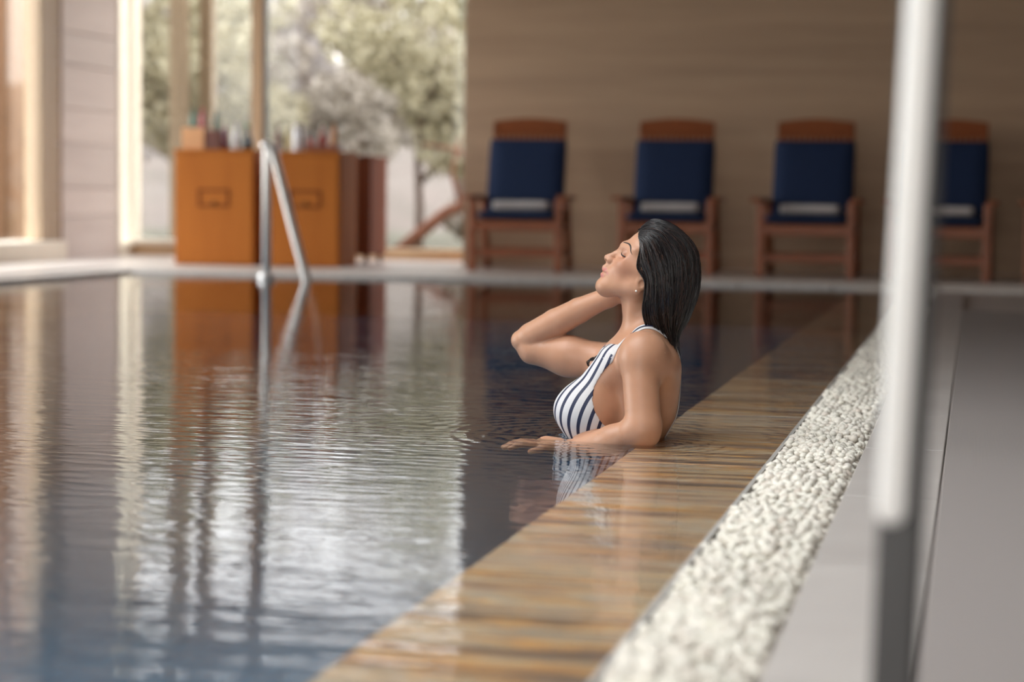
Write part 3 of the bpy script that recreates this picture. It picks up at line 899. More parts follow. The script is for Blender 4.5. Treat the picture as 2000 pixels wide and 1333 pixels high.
def Q(px, py, w):
    """point of the figure in its own frame (sideways, depth, height) at depth w behind its near elbow"""
    r = CM @ np.array([px - 1000.0, py - 666.5, F_PX])
    t = (P_D0 + w) / (r[:2] @ _fh)
    p = r * t + np.array([0, 0, EYE])
    return np.array([(p[:2] - P_ORG[:2]) @ _uh, w, p[2]])


def Qs(lst):
    return np.array([Q(*p) for p in lst])


WC, WH = 0.21, 0.20          # mid plane of torso and of head
ops = []                     # the body as blended solids


def cone(a, b, ra, rb, k=0.02, grp='t'):
    ops.append(('c', np.array(a), np.array(b), ra, rb, k, grp, 1))


def ell(c, r, ang=0.0, k=0.02, grp='t', sub=False, yaw=0.0):
    """ang tilts in the profile plane (positive lifts the -u end), yaw turns about the vertical"""
    ca, sa = math.cos(math.radians(ang)), math.sin(math.radians(ang))
    R = np.array([[ca, 0, -sa], [0, 1, 0], [sa, 0, ca]])
    if yaw:
        cy, sy = math.cos(math.radians(yaw)), math.sin(math.radians(yaw))
        R = R @ np.array([[cy, sy, 0], [-sy, cy, 0], [0, 0, 1]])
    ops.append(('e', np.array(c), np.array(r, float), R, None, k, grp, -1 if sub else 1))


def prim(op, p):
    if op[0] == 'c':
        _, a, b, ra, rb = op[:5]
        ba = b - a
        pa = p - a
        t = np.clip((pa @ ba.astype(p.dtype)) / float(ba @ ba), 0, 1)
        return np.sqrt(((pa - t[..., None] * ba.astype(p.dtype)) ** 2).sum(-1)) - (ra + (rb - ra) * t)
    _, c, r, R = op[:4]
    q = (p - c.astype(p.dtype)) @ R.T.astype(p.dtype)
    k0 = np.sqrt(((q / r.astype(p.dtype)) ** 2).sum(-1)); k1 = np.sqrt(((q / (r * r).astype(p.dtype)) ** 2).sum(-1)) + 1e-9
    return k0 * (k0 - 1) / k1


def blend(d, e, k, s):
    if s > 0:
        h = np.maximum(k - np.abs(d - e), 0) / k
        return np.minimum(d, e) - h * h * k * 0.25
    h = np.maximum(k - np.abs(d + e), 0) / k
    return np.maximum(d, -e) + h * h * k * 0.25


def sdf(p, grps=None):
    d = np.full(p.shape[:-1], 1.0, p.dtype)
    for op in ops:
        if grps and op[6] not in grps:
            continue
        d = blend(d, prim(op, p), op[5], op[7])
    return d


def grad(p, grps=None, e=0.0012):
    g = np.empty_like(p)
    for i in range(3):
        o = np.zeros(3, p.dtype); o[i] = e
        g[..., i] = (sdf(p + o, grps) - sdf(p - o, grps)) / (2 * e)
    return g


def bbox(op):
    m = op[5] + 0.012
    if op[0] == 'c':
        a, b, ra, rb = op[1:5]
        return np.minimum(a - ra, b - rb) - m, np.maximum(a + ra, b + rb) + m
    c, r, R = op[1:4]
    h = np.sqrt(((R.T * r) ** 2).sum(1))
    return c - h - m, c + h + m


def grid_sdf(ax, grps=None, init=None):
    X, Y, Z = ax
    D = np.full((len(X), len(Y), len(Z)), 0.2, np.float32) if init is None else init
    for op in ops:
        if grps and op[6] not in grps:
            continue
        lo, hi = bbox(op)
        sl = [slice(np.searchsorted(A, lo[i]), np.searchsorted(A, hi[i])) for i, A in enumerate(ax)]
        if any(s.start >= s.stop for s in sl):
            continue
        p = np.stack(np.meshgrid(X[sl[0]], Y[sl[1]], Z[sl[2]], indexing='ij'), -1)
        D[tuple(sl)] = blend(D[tuple(sl)], prim(op, p), op[5], op[7])
    return D


def surface_nets(D, ax):
    ins = D < 0
    c = np.zeros(tuple(n - 1 for n in D.shape), np.int8)
    for i in (0, 1):
        for j in (0, 1):
            for k in (0, 1):
                c += ins[i:ins.shape[0] - 1 + i, j:ins.shape[1] - 1 + j, k:ins.shape[2] - 1 + k]
    cells = np.argwhere((c > 0) & (c < 8))
    idx = np.full(c.shape, -1, np.int32)
    idx[tuple(cells.T)] = np.arange(len(cells))
    corners = [(i, j, k) for i in (0, 1) for j in (0, 1) for k in (0, 1)]
    acc = np.zeros((len(cells), 3)); cnt = np.zeros(len(cells))
    for a in corners:
        for axis in range(3):
            if a[axis]:
                continue
            b = list(a); b[axis] = 1
            ia = cells + np.array(a); ib = cells + np.array(b)
            da = D[tuple(ia.T)]; db = D[tuple(ib.T)]
            m = (da < 0) != (db < 0)
            t = np.where(m, da / np.where(m, da - db, 1), 0)
            pa = np.stack([ax[q][ia[:, q]] for q in range(3)], -1); pb = np.stack([ax[q][ib[:, q]] for q in range(3)], -1)
            acc += np.where(m[:, None], pa + (pb - pa) * t[:, None], 0); cnt += m
    V = acc / cnt[:, None]
    F = []
    for axis in range(3):
        s0 = [slice(None)] * 3; s1 = [slice(None)] * 3
        s0[axis] = slice(0, -1); s1[axis] = slice(1, None)
        a, b = ins[tuple(s0)], ins[tuple(s1)]
        e = np.argwhere(a != b)
        u, v = (axis + 1) % 3, (axis + 2) % 3
        ok = (e[:, u] > 0) & (e[:, v] > 0) & (e[:, u] < D.shape[u] - 1) & (e[:, v] < D.shape[v] - 1)
        e = e[ok]
        fl = a[tuple(e.T)]
        q = []
        for du, dv in ((1, 1), (0, 1), (0, 0), (1, 0)):
            o = e.copy(); o[:, u] -= du; o[:, v] -= dv
            q.append(idx[tuple(o.T)])
        q = np.stack(q, -1)
        q[~fl] = q[~fl][:, ::-1]
        F.append(q)
    return V, np.concatenate(F)


# --- torso
ell(Q(1243, 762, WC), (0.112, 0.132, 0.175), 4, 0.03)                 # rib cage
ell(Q(1262, 712, WC), (0.078, 0.150, 0.075), 0, 0.04)                 # upper back
ell(Q(1222, 712, WC), (0.062, 0.125, 0.060), 30, 0.04)                # collar
for sgn in (-1, 1):
    wb = WC + sgn * 0.078
    cone(Q(1196, 706, WC + sgn * 0.085), Q(1154, 778, wb), 0.036, 0.056, 0.04)
    ell(Q(1146, 803, wb), (0.085, 0.071, 0.068), 8, 0.03)
    cone(Q(1150, 810, wb), Q(1165, 870, WC + sgn * .05), 0.062, 0.06, 0.05)             # bust
    cone(Q(1290, 720, WC + sgn * 0.075), Q(1275, 800, WC + sgn * 0.055), 0.045, 0.05, 0.05)   # back beside the spine
ell(Q(1213, 862, WC + .01), (0.100, 0.118, 0.13), 6, 0.05)            # waist
ell(Q(1163, 985, WC + .02), (0.105, 0.165, 0.13), 6, 0.06)            # hips
for sgn in (-1, 1):
    cone(Q(1160, 1020, WC + .02 + sgn * 0.085), Q(1105, 1335, WC + sgn * 0.08), 0.085, 0.052, 0.05)
    cone(Q(1105, 1335, WC + sgn * 0.08), Q(1128, 1645, WC + sgn * 0.085), 0.052, 0.033, 0.03)
    ell(Q(1122, 1430, WC + sgn * 0.082), (0.048, 0.045, 0.10), 0, 0.03)
    cone(Q(1132, 1668, WC + sgn * 0.085), Q(1020, 1700, WC + sgn * 0.095), 0.032, 0.018, 0.03)
# --- neck
cone(Q(1266, 690, WC), Q(1249, 575, WH + .002), 0.060, 0.051, 0.04, 'n')
cone(Q(1229, 668, WC - .02), Q(1238, 585, WH - .038), 0.012, 0.013, 0.02, 'n')
for sgn in (-1, 1):
    cone(Q(1268, 648, WC + sgn * 0.02), Q(1256, 682, WC + sgn * 0.12), 0.036, 0.036, 0.04, 'n')
    cone(Q(1204, 680, WC + sgn * 0.03), Q(1240, 676, WC + sgn * 0.13), 0.010, 0.012, 0.03, 'n')       # collar bone
# --- near arm
ell(Q(1248, 698, 0.052), (0.054, 0.052, 0.062), 0, 0.03, 'a')
cone(Q(1249, 712, 0.045), Q(1256, 822, 0.005), 0.0475, 0.0465, 0.02, 'a')
cone(Q(1278, 715, 0.085), Q(1268, 690, 0.06), 0.045, 0.04, 0.05, 'a')
ell(Q(1257, 838, 0.0), (0.046, 0.042, 0.044), 0, 0.02, 'a')
cone(Q(1266, 856, 0.002), Q(1259, 838, 0.0), 0.024, 0.034, 0.02, 'a')
cone(Q(1252, 840, 0.0), Q(1196, 860, 0.025), 0.039, 0.0365, 0.02, 'a')
cone(Q(1196, 860, 0.025), Q(1102, 882, 0.085), 0.0365, 0.0245, 0.02, 'a')
# --- near hand, lying flat at the water line
hw = Q(1104, 880, 0.085); hp = Q(1066, 868, 0.115)
cone(hw, hp, 0.022, 0.019, 0.02, 'h')
ell(hp, (0.045, 0.039, 0.014), -10, 0.02, 'h')
for i, (dw, ln, sp) in enumerate(((-.030, .062, -.16), (-.011, .074, -.05), (.009, .078, .05), (.028, .068, .15))):
    a = hp + np.array([-.034, dw, .002]); r0 = .0088
    d1 = np.array([-math.cos(sp), math.sin(sp), .03]); d2 = np.array([-math.cos(sp), math.sin(sp) * .8, -.22])
    b = a + d1 * ln * .45; c_ = b + d2 * ln * .32; e_ = c_ + (d2 + np.array([0, 0, -.2])) * ln * .26
    cone(a, b, r0, .0080, .008, 'h'); cone(b, c_, .0080, .0073, .004, 'h'); cone(c_, e_, .0073, .0062, .004, 'h')
ta = hp + np.array([.014, -.030, -.002]); tb = ta + np.array([-.026, -.028, -.004]); tc_ = tb + np.array([-.03, -.012, -.006])
cone(ta, tb, .012, .0098, .012, 'h'); cone(tb, tc_, .0098, .0072, .005, 'h')
# --- far arm, raised with the hand behind the head
ell(Q(1215, 712, 0.36), (0.065, 0.055, 0.055), 0, 0.04, 'a')
cone(Q(1205, 711, 0.365), Q(1110, 696, 0.40), 0.053, 0.053, 0.03, 'a')
cone(Q(1110, 696, 0.40), Q(1040, 685, 0.425), 0.053, 0.038, 0.03, 'a')
cone(Q(1040, 683, 0.425), Q(1019, 666, 0.428), 0.038, 0.029, 0.012, 'a')
cone(Q(1018, 664, 0.428), Q(1036, 657, 0.422), 0.027, 0.0365, 0.006, 'a')
cone(Q(1036, 657, 0.422), Q(1086, 631, 0.405), 0.0365, 0.0400, 0.005, 'a')
cone(Q(1086, 631, 0.405), Q(1131, 607, 0.38), 0.0400, 0.0355, 0.005, 'a')
cone(Q(1131, 607, 0.38), Q(1190, 579, 0.345), 0.0355, 0.0265, 0.005, 'a')
fp = Q(1222, 565, 0.325)
cone(Q(1190, 581, 0.345), fp, 0.025, 0.022, 0.02, 'h')
ell(fp, (0.044, 0.016, 0.038), 24, 0.02, 'h', yaw=14)
for i, (du, dv, ln) in enumerate(((.018, .034, .070), (.030, .016, .078), (.033, -.004, .074), (.026, -.023, .060))):
    a = fp + np.array([du, -.004, dv]); b = a + np.array([.40, -.12, .14]) * ln; c_ = b + np.array([.26, -.24, .02]) * ln; e_ = c_ + np.array([.12, -.28, -.02]) * ln
    cone(a, b, .0088, .0082, .008, 'h'); cone(b, c_, .0082, .0075, .004, 'h'); cone(c_, e_, .0075, .0065, .004, 'h')
ta = fp + np.array([-.004, -.004, -.026]); tb = ta + np.array([.018, -.012, -.03]); tc_ = tb + np.array([.022, -.012, -.018])
cone(ta, tb, .0115, .0098, .012, 'h'); cone(tb, tc_, .0098, .0075, .005, 'h')
# --- head
ell(Q(1284, 508, WH), (0.0935, 0.074, 0.085), 25, 0.02, 'f')        # skull
ell(Q(1238, 522, WH), (0.055, 0.059, 0.055), 20, 0.03, 'f')         # middle of the face
ell(Q(1219, 546, WH), (0.046, 0.044, 0.033), 5, 0.03, 'f')         # lower face
ell(Q(1182.5, 558, WH), (0.0235, 0.022, 0.0195), 0, 0.022, 'f')        # chin
ell(Q(1199, 531, WH), (0.0195, 0.027, 0.024), 30, 0.02, 'f')         # mouth mound
for sgn in (-1, 1):
    cone(Q(1186, 562, WH + sgn * .010), Q(1242, 561, WH + sgn * .052), .0165, .0165, .03, 'f')     # jaw
    cone(Q(1242, 561, WH + sgn * .052), Q(1256, 535, WH + sgn * .060), .0165, .015, .03, 'f')
    ell(Q(1226, 519, WH + sgn * .040), (.026, .022, .021), 30, .03, 'f')                            # cheek
    cone(Q(1228, 511, WH + sgn * .047), Q(1250, 528, WH + sgn * .066), .011, .009, .025, 'f')       # cheek bone
    cone(Q(1220, 481, WH + sgn * .012), Q(1240, 490, WH + sgn * .054), .0080, .003, .022, 'f')     # brow
for sgn in (-1, 1):
    ell(Q(1211, 495, WH + sgn * .042), (.0195, .021, .0130), 35, .012, 'f', sub=True)                # eye hollow
    ell(Q(1223.5, 497, WH + sgn * .0345), (.0130, .0145, .0130), 0, .004, 'f')                     # lids over the eye
# nose
cone(Q(1219, 488.5, WH), Q(1203, 496, WH), .0070, .0072, .012, 'f')
cone(Q(1203, 497, WH), Q(1187, 503.5, WH), .0078, .0092, .006, 'f')
cone(Q(1189, 506, WH), Q(1194, 517, WH), .0075, .0075, .008, 'f')
for sgn in (-1, 1):
    ell(Q(1192.5, 509, WH + sgn * .0118), (.0105, .0068, .0085), 25, .006, 'f')
for sgn in (-1, 1):
    ell(Q(1184.5, 510, WH + sgn * .0062), (.0048, .0030, .0034), -40, .003, 'f', sub=True)
# lips
cone(Q(1187, 526, WH), Q(1186, 540, WH), .0085, .0085, .006, 'f')
cone(Q(1190, 519, WH), Q(1181, 522, WH), .009, .006, .010, 'f')
for sgn in (-1, 1):
    cone(Q(1180.2, 526.5, WH + sgn * .003), Q(1184, 530, WH + sgn * .013), .0060, .0052, .004, 'f')
    cone(Q(1184, 530, WH + sgn * .013), Q(1190.5, 536, WH + sgn * .0225), .0052, .0030, .004, 'f')
    cone(Q(1177.8, 537, WH + sgn * .002), Q(1181.5, 538.8, WH + sgn * .012), .0066, .0058, .004, 'f')
    cone(Q(1181.5, 538.8, WH + sgn * .012), Q(1190.5, 538, WH + sgn * .0215), .0058, .0030, .004, 'f')
# ear
for sgn in (-1, 1):
    ell(Q(1245.5, 566, WH + sgn * .073), (.0095, .0050, .0120), 15, .006, 'f')
    ell(Q(1255, 552, WH + sgn * .076), (.0165, .0065, .0225), 20, .006, 'f')
    ell(Q(1252.5, 555, WH + sgn * .0815), (.0075, .0035, .0100), 20, .003, 'f', sub=True)


def axis(*segs):
    out = [segs[0][0]]
    for lo, hi, st in segs:
        out += list(np.linspace(lo, hi, max(2, int(round((hi - lo) / st)) + 1))[1:])
    return np.array(out, np.float32)


AX = (axis((-.36, -.125, .0036), (-.125, .03, .0021), (.03, .21, .0036)),
      axis((-.09, .10, .0036), (.10, .30, .0026), (.30, .50, .0036)),
      axis((-1.18, -.08, .011), (-.08, .36, .0036), (.36, .53, .0021), (.53, .62, .0036)))
D_body = grid_sdf(AX)
V, F = surface_nets(D_body, AX)
for _ in range(2):
    d = sdf(V); g = grad(V)
    V = V - np.clip(d / np.maximum((g * g).sum(-1), .2), -.004, .004)[:, None] * g
me = np_mesh('body', V, F)

# true colour of the skin by region (lips, cheeks, lids) as a point attribute


def near(c, r):
    return np.clip(1 - np.sqrt(((V - c) ** 2).sum(-1)) / r, 0, 1)


def seg_near(a, b, r):
    ba = b - a; t = np.clip(((V - a) @ ba) / (ba @ ba), 0, 1)
    return np.clip((r - np.sqrt(((V - a - t[:, None] * ba) ** 2).sum(-1))) / .0022, 0, 1)


lip = np.zeros(len(V))
for sgn in (-1, 1):
    for a, b, r in ((Q(1179, 525.5, WH), Q(1183, 528.5, WH + sgn * .012), .0078), (Q(1183, 528.5, WH + sgn * .012), Q(1189, 535.5, WH + sgn * .0215), .0060),
                    (Q(1176.5, 538, WH), Q(1180.5, 539.5, WH + sgn * .011), .0088), (Q(1180.5, 539.5, WH + sgn * .011), Q(1189, 537.5, WH + sgn * .0205), .0062)):
        lip = np.maximum(lip, seg_near(a, b, r))
blush = np.zeros(len(V)); lid = np.zeros(len(V))
for sgn in (-1, 1):
    blush = np.maximum(blush, near(Q(1218, 522, WH + sgn * .055), .055))
    lid = np.maximum(lid, near(Q(1219, 494, WH + sgn * .036), .017))
att = me.attributes.new('tone', 'FLOAT_COLOR', 'POINT')
att.data.foreach_set('color', np.stack([lip, np.minimum(blush * 1.3, 1), np.minimum(lid * 1.5, 1), np.ones(len(V))], -1).astype(np.float32).ravel())

m, nt, b = nodes_of('skin')
at = nt.nodes.new('ShaderNodeAttribute'); at.attribute_name = 'tone'
sp = nt.nodes.new('ShaderNodeSeparateColor'); nt.links.new(at.outputs['Color'], sp.inputs[0])
v = coords(nt)
base = ramp(nt, noise(nt, v, 9, 4), [(0.3, (0.46, 0.235, 0.142)), (0.7, (0.53, 0.283, 0.18))])


def mixc(nt, fac, a, colr, amt=1.0):
    mx = nt.nodes.new('ShaderNodeMix'); mx.data_type = 'RGBA'
    if amt != 1.0:
        mu = nt.nodes.new('ShaderNodeMath'); mu.operation = 'MULTIPLY'; mu.inputs[1].default_value = amt
        nt.links.new(fac, mu.inputs[0]); fac = mu.outputs[0]
    nt.links.new(fac, mx.inputs['Factor']); nt.links.new(a, mx.inputs['A']); mx.inputs['B'].default_value = (*colr, 1)
    return mx.outputs['Result']


base = mixc(nt, sp.outputs['Green'], base, (0.50, 0.20, 0.12), .40)
base = mixc(nt, sp.outputs['Blue'], base, (0.33, 0.16, 0.12), .55)
base = mixc(nt, sp.outputs['Red'], base, (0.50, 0.17, 0.15), .85)
nt.links.new(base, b.inputs['Base Color'])
b.inputs['Roughness'].default_value = 0.42
b.inputs['Specular IOR Level'].default_value = 0.45
b.inputs['Subsurface Weight'].default_value = 0.12
b.inputs['Subsurface Radius'].default_value = (1.0, 0.35, 0.2)
b.inputs['Subsurface Scale'].default_value = 0.012
bump(nt, b, noise(nt, v, 420, 2), 0.06, 0.002)
M_SKIN = m

woman = thing('person', 'dark-haired person in a striped swimsuit leaning back against the pool edge', 'person',
              tuple(P_ORG), P_RZ)
obj('body', me, M_SKIN, woman)


# --- swimsuit: a skin-tight layer over the torso
def interp_uv(pts):
    q = Qs(pts); o = np.argsort(q[:, 2]); return q[o, 2], q[o, 0]


ev, eu = interp_uv([(1214, 676, .14), (1207, 687, .13), (1174, 728, .13), (1160, 753, .13), (1156, 776, .13), (1160, 797, .13), (1172, 818, .14), (1188, 834, .15), (1225, 858, .18), (1300, 885, .2), (1400, 930, .2)])
SX = (axis((-.25, .10, .0024),), axis((.02, .40, .0026),), axis((-.26, .27, .0026),))
Ds = grid_sdf(SX, ('t',))
Uu, Ww, Vv = np.meshgrid(*SX, indexing='ij')
edge = (Uu - np.interp(Vv, ev, eu)) * 0.75
vtop = Q(1205, 672, .13)[2]
vv0, vv1 = Q(1150, 765, WC)[2], vtop
neckv = (0.062 * (Vv - vv0) / (vv1 - vv0) - np.abs(Ww - WC)) * 0.6
back = np.maximum(0.014 - np.abs(Ww - WC), 0)
reg = np.maximum(np.maximum(edge, neckv), np.maximum(Vv - vtop, -Vv - .235))
Dsuit = np.maximum(np.maximum(Ds - 0.0030, -(Ds + 0.0015)), reg)
V2, F2 = surface_nets(Dsuit, SX)
for _ in range(7):                      # soften the cut edges
    acc = np.zeros_like(V2); cnt = np.zeros(len(V2))
    for a in range(4):
        np.add.at(acc, F2[:, a], V2[F2[:, (a + 1) % 4]]); np.add.at(acc, F2[:, a], V2[F2[:, (a + 3) % 4]]); np.add.at(cnt, F2[:, a], 2)
    V2 = V2 + (acc / cnt[:, None] - V2) * .5
mS, nt, b = nodes_of('striped_swimsuit_cloth')
v = coords(nt)
s3 = nt.nodes.new('ShaderNodeSeparateXYZ'); nt.links.new(v, s3.inputs[0])


def mth(nt, op, a, bb=None):
    n = nt.nodes.new('ShaderNodeMath'); n.operation = op
    for i, q in enumerate((a, bb)):
        if q is None:
            continue
        if isinstance(q, (int, float)):
            n.inputs[i].default_value = q
        else:
            nt.links.new(q, n.inputs[i])
    return n.outputs[0]


qa, qb = Q(1262, 660, WC), Q(1180, 870, WC)
k1 = float((qa[0] - qb[0]) / (qa[2] - qb[2])); k0 = float(qb[0] - k1 * qb[2])
u0 = mth(nt, 'ADD', mth(nt, 'MULTIPLY', s3.outputs['Z'], k1), k0)
ang = mth(nt, 'ARCTAN2', mth(nt, 'SUBTRACT', s3.outputs['Y'], WC), mth(nt, 'SUBTRACT', u0, s3.outputs['X']))
fr = mth(nt, 'FRACT', mth(nt, 'ADD', mth(nt, 'DIVIDE', ang, 0.150), 40.3))
st = ramp(nt, fr, [(0.0, (0.62, 0.60, 0.61)), (0.62, (0.62, 0.60, 0.61)), (0.65, (0.012, 0.018, 0.055)), (0.97, (0.012, 0.018, 0.055)), (1.0, (0.62, 0.60, 0.61))])
nt.links.new(st, b.inputs['Base Color'])
b.inputs['Roughness'].default_value = 0.6
bump(nt, b, noise(nt, v, 900, 2), 0.1, 0.001)
suit = obj('swimsuit', np_mesh('swimsuit', V2, F2), mS, woman)


def ribbon(name, path, width, thick, lift, material, parent, grps, taper=False, samp=40, dirw=None):
    """a band laid on the body surface along path"""
    path = np.array(path, float)
    t = np.linspace(0, len(path) - 1, samp)
    # Catmull-Rom
    out = []
    for x in t:
        i = min(int(x), len(path) - 2); f = x - i
        p0, p1, p2, p3 = path[max(i - 1, 0)], path[i], path[i + 1], path[min(i + 2, len(path) - 1)]
        out.append(.5 * ((2 * p1) + (-p0 + p2) * f + (2 * p0 - 5 * p1 + 4 * p2 - p3) * f * f + (-p0 + 3 * p1 - 3 * p2 + p3) * f ** 3))
    C = np.array(out)
    T = np.gradient(C, axis=0); T /= np.linalg.norm(T, axis=1)[:, None]
    g = grad(C, grps); g /= np.linalg.norm(g, axis=1)[:, None]
    S = np.cross(T, g); S /= np.linalg.norm(S, axis=1)[:, None]
    w = np.full(samp, width)
    if taper:
        w = width * np.clip(np.sin(np.linspace(0.12, math.pi - .05, samp)) ** .6, .1, 1)
    rows = []
    for a in (-1, -.5, 0, .5, 1):
        X = C + S * (w * .5 * a)[:, None]
        for _ in range(5):
            d = sdf(X, grps); gg = grad(X, grps)
            X = X - np.clip(d / np.maximum((gg * gg).sum(-1), .2), -.01, .01)[:, None] * gg
        gg = grad(X, grps); gg /= np.linalg.norm(gg, axis=1)[:, None]
        rows.append((X + gg * lift, X + gg * (lift + thick * (1 - .8 * abs(a) ** 2))))
    V = np.concatenate([r[1] for r in rows] + [r[0] for r in reversed(rows)])
    n, k = samp, 10
    Fq = []
    for j in range(k):
        j2 = (j + 1) % k
        for i in range(n - 1):
            Fq.append((j * n + i, j * n + i + 1, j2 * n + i + 1, j2 * n + i))
    me = np_mesh(name, V, Fq)
    return obj(name, me, material, parent)


M_SUITW = mat('white_strap_cloth', (0.62, 0.60, 0.61), (0.56, 0.55, 0.56), (60, 60, 60), rough=.6)
M_NAVY = mat('navy_piping_cloth', (0.015, 0.02, 0.06), (0.01, 0.015, 0.045), (60, 60, 60), rough=.6)
body_g = ('t', 'n', 'a')
for sgn in (-1, 1):
    W = lambda d: WC + sgn * d
    if sgn < 0:
        pth = Qs([(1190, 708, .118), (1206, 690, .110), (1224, 676, .105), (1240, 666, .110), (1254, 656, .128), (1270, 653, .142), (1288, 664, .165), (1306, 682, .185), (1318, 712, .20)])
    else:
        pth = np.array([[q[0], 2 * WC - q[1], q[2]] for q in pth])
    ribbon('strap', pth, .022, .0022, .0012, M_SUITW, suit, body_g)
    e = pth.copy(); e[:, 2] += .004
    ribbon('strap_piping', pth[3:], .005, .0016, .0034, M_NAVY, suit, body_g)
ribbon('back_strap', Qs([(1312, 705, WC), (1320, 735, WC - .02), (1316, 770, WC - .035), (1306, 805, WC - .04), (1298, 832, WC - .04), (1290, 860, WC - .04)]), .012, .0022, .0012, M_SUITW, suit, ('t', 'n'))


# --- brows and lashes
M_BROW = mat('dark_brow_hair', (0.022, 0.014, 0.012), (0.012, 0.008, 0.008), (300, 300, 300), rough=.6)
for sgn in (-1, 1):
    W = lambda d: WH + sgn * d
    ribbon('eyebrow', Qs([(1219.5, 477.5, W(.014)), (1223.5, 476, W(.024)), (1229.5, 478, W(.038)), (1233.5, 487, W(.050)), (1235, 500, W(.058))]), .0043, .0006, .0001, M_BROW, woman, ('f',), taper=True)
    ribbon('eyelashes', Qs([(1213.5, 491.5, W(.025)), (1212.8, 495.5, W(.033)), (1215.5, 499.5, W(.042)), (1221, 502.5, W(.048)), (1224, 503.5, W(.05))]), .0046, .0016, .0002, M_BROW, woman, ('f',), taper=True)

# --- hair
GH = [
    [(1251, 476, -.066), (1249, 497, -.072), (1245, 524, -.078), (1259, 548, -.084), (1259, 575, -.084), (1255, 602, -.082), (1258, 626, -.076), (1268, 650, -.066), (1290, 674, -.052)],
    [(1247, 463, -.052), (1260, 472, -.070), (1272, 498, -.084), (1282, 535, -.092), (1284, 572, -.093), (1283, 606, -.088), (1287, 634, -.076), (1299, 660, -.060), (1309, 680, -.044)],
    [(1250, 451, -.030), (1275, 446, -.052), (1306, 464, -.068), (1327, 500, -.077), (1332, 545, -.078), (1329, 585, -.072), (1322, 622, -.060), (1316, 652, -.046), (1317, 676, -.034)],
    [(1257, 442, 0), (1281, 430, 0), (1322, 446, 0), (1356, 480, 0), (1366, 524, 0), (1362, 574, 0), (1346, 618, -.004), (1329, 648, -.008), (1320, 670, -.012)]]
GH = np.array([[np.concatenate([Q(p[0], p[1], WH + p[2])]) for p in g] for g in GH])      # (4, 9, 3)


def cr(P, x):
    """Catmull-Rom along axis 0 of P at positions x"""
    n = len(P); i = np.clip(x.astype(int), 0, n - 2); f = (x - i).reshape((-1,) + (1,) * (P.ndim - 1))
    p0, p1, p2, p3 = P[np.maximum(i - 1, 0)], P[i], P[i + 1], P[np.minimum(i + 2, n - 1)]
    return .5 * ((2 * p1) + (-p0 + p2) * f + (2 * p0 - 5 * p1 + 4 * p2 - p3) * f * f + (-p0 + 3 * p1 - 3 * p2 + p3) * f ** 3)


GM = GH[2::-1].copy(); GM[:, :, 1] = 2 * WH - GM[:, :, 1]                                   # far side mirrored
GA = np.concatenate([GH, GM])                                                              # 7 guides


def hair_pt(s, t):
    """s 0..6 across the head, t 0..8 root to tip; arrays of equal length"""
    G = cr(GA, s)                      # (n, 9, 3)
    out = np.empty((len(s), 3))
    i = np.clip(t.astype(int), 0, 7); f = (t - i)[:, None]
    r = np.arange(len(s))
    p0, p1, p2, p3 = G[r, np.maximum(i - 1, 0)], G[r, i], G[r, i + 1], G[r, np.minimum(i + 2, 8)]
    P = .5 * ((2 * p1) + (-p0 + p2) * f + (2 * p0 - 5 * p1 + 4 * p2 - p3) * f * f + (-p0 + 3 * p1 - 3 * p2 + p3) * f ** 3)
    # wet locks: ridges and furrows running from root to tip
    c = np.array([Q(1292, 520, WH)[0], WH, Q(1292, 540, WH)[2]])
    o = P - c; o[:, 2] *= np.clip(1 - t / 3.5, 0, 1)
    o /= np.linalg.norm(o, axis=1)[:, None] + 1e-9
    lock = .55 * np.sin(s * 9.5 + .9 * np.sin(t * .9) + 1) + .35 * np.sin(s * 21 + .8 * np.sin(t * 1.3 + 2)) + .25 * np.sin(s * 37 - t * .5)
    return P + o * (lock * np.clip(t / 1.5, .15, 1) * .0042)[:, None]


ns, ntt = 145, 60
ss, tt = np.meshgrid(np.linspace(0, 6, ns), np.linspace(0, 8, ntt), indexing='ij')
HP = hair_pt(ss.ravel(), tt.ravel()).reshape(ns, ntt, 3)
cen = HP.mean(0, keepdims=True)
HPo = HP + (cen - HP) * 0.03
groove = (np.sin(ss * 23 + np.sin(tt * 1.3) * 1.2) * .5 + np.sin(ss * 41 + tt * .6) * .3)[..., None]
HPo = HPo + (cen - HPo) / np.linalg.norm(cen - HPo, axis=-1, keepdims=True) * groove * .0008
Vh = HPo.reshape(-1, 3)
Fh = [(i * ntt + j, i * ntt + j + 1, ((i + 1) % ns) * ntt + j + 1, ((i + 1) % ns) * ntt + j) for i in range(ns) for j in range(ntt - 1)]
tips = len(Vh)
Vh = np.concatenate([Vh, HPo[:, -1].mean(0)[None], HPo[:, 0].mean(0)[None]])
Ft = [(i * ntt + ntt - 1, tips, ((i + 1) % ns) * ntt + ntt - 1) for i in range(ns)] + [(((i + 1) % ns) * ntt, tips + 1, i * ntt) for i in range(ns)]
Fh = Fh + [(a, b_, c_, c_) for a, b_, c_ in Ft]
bmh = bmesh.new()
vs = [bmh.verts.new(p) for p in Vh]
for q in Fh:
    q = list(dict.fromkeys(q))
    bmh.faces.new([vs[i] for i in q])
bmesh.ops.recalc_face_normals(bmh, faces=bmh.faces)
mH, nt, b = nodes_of('wet_dark_hair')
v = coords(nt, (160, 160, 22))
b.inputs['Base Color'].default_value = (0.012, 0.008, 0.009, 1)
nt.links.new(ramp(nt, noise(nt, v, 1.0, 3), [(.35, (0.004, 0.003, 0.004)), (.58, (0.010, 0.007, 0.008)), (.72, (0.045, 0.020, 0.014))]), b.inputs['Base Color'])
b.inputs['Roughness'].default_value = 0.27
b.inputs['Specular IOR Level'].default_value = 0.8
b.inputs['Anisotropic'].default_value = 0.5
hair = obj('hair', to_mesh(bmh, 'hair', True), mH, woman)


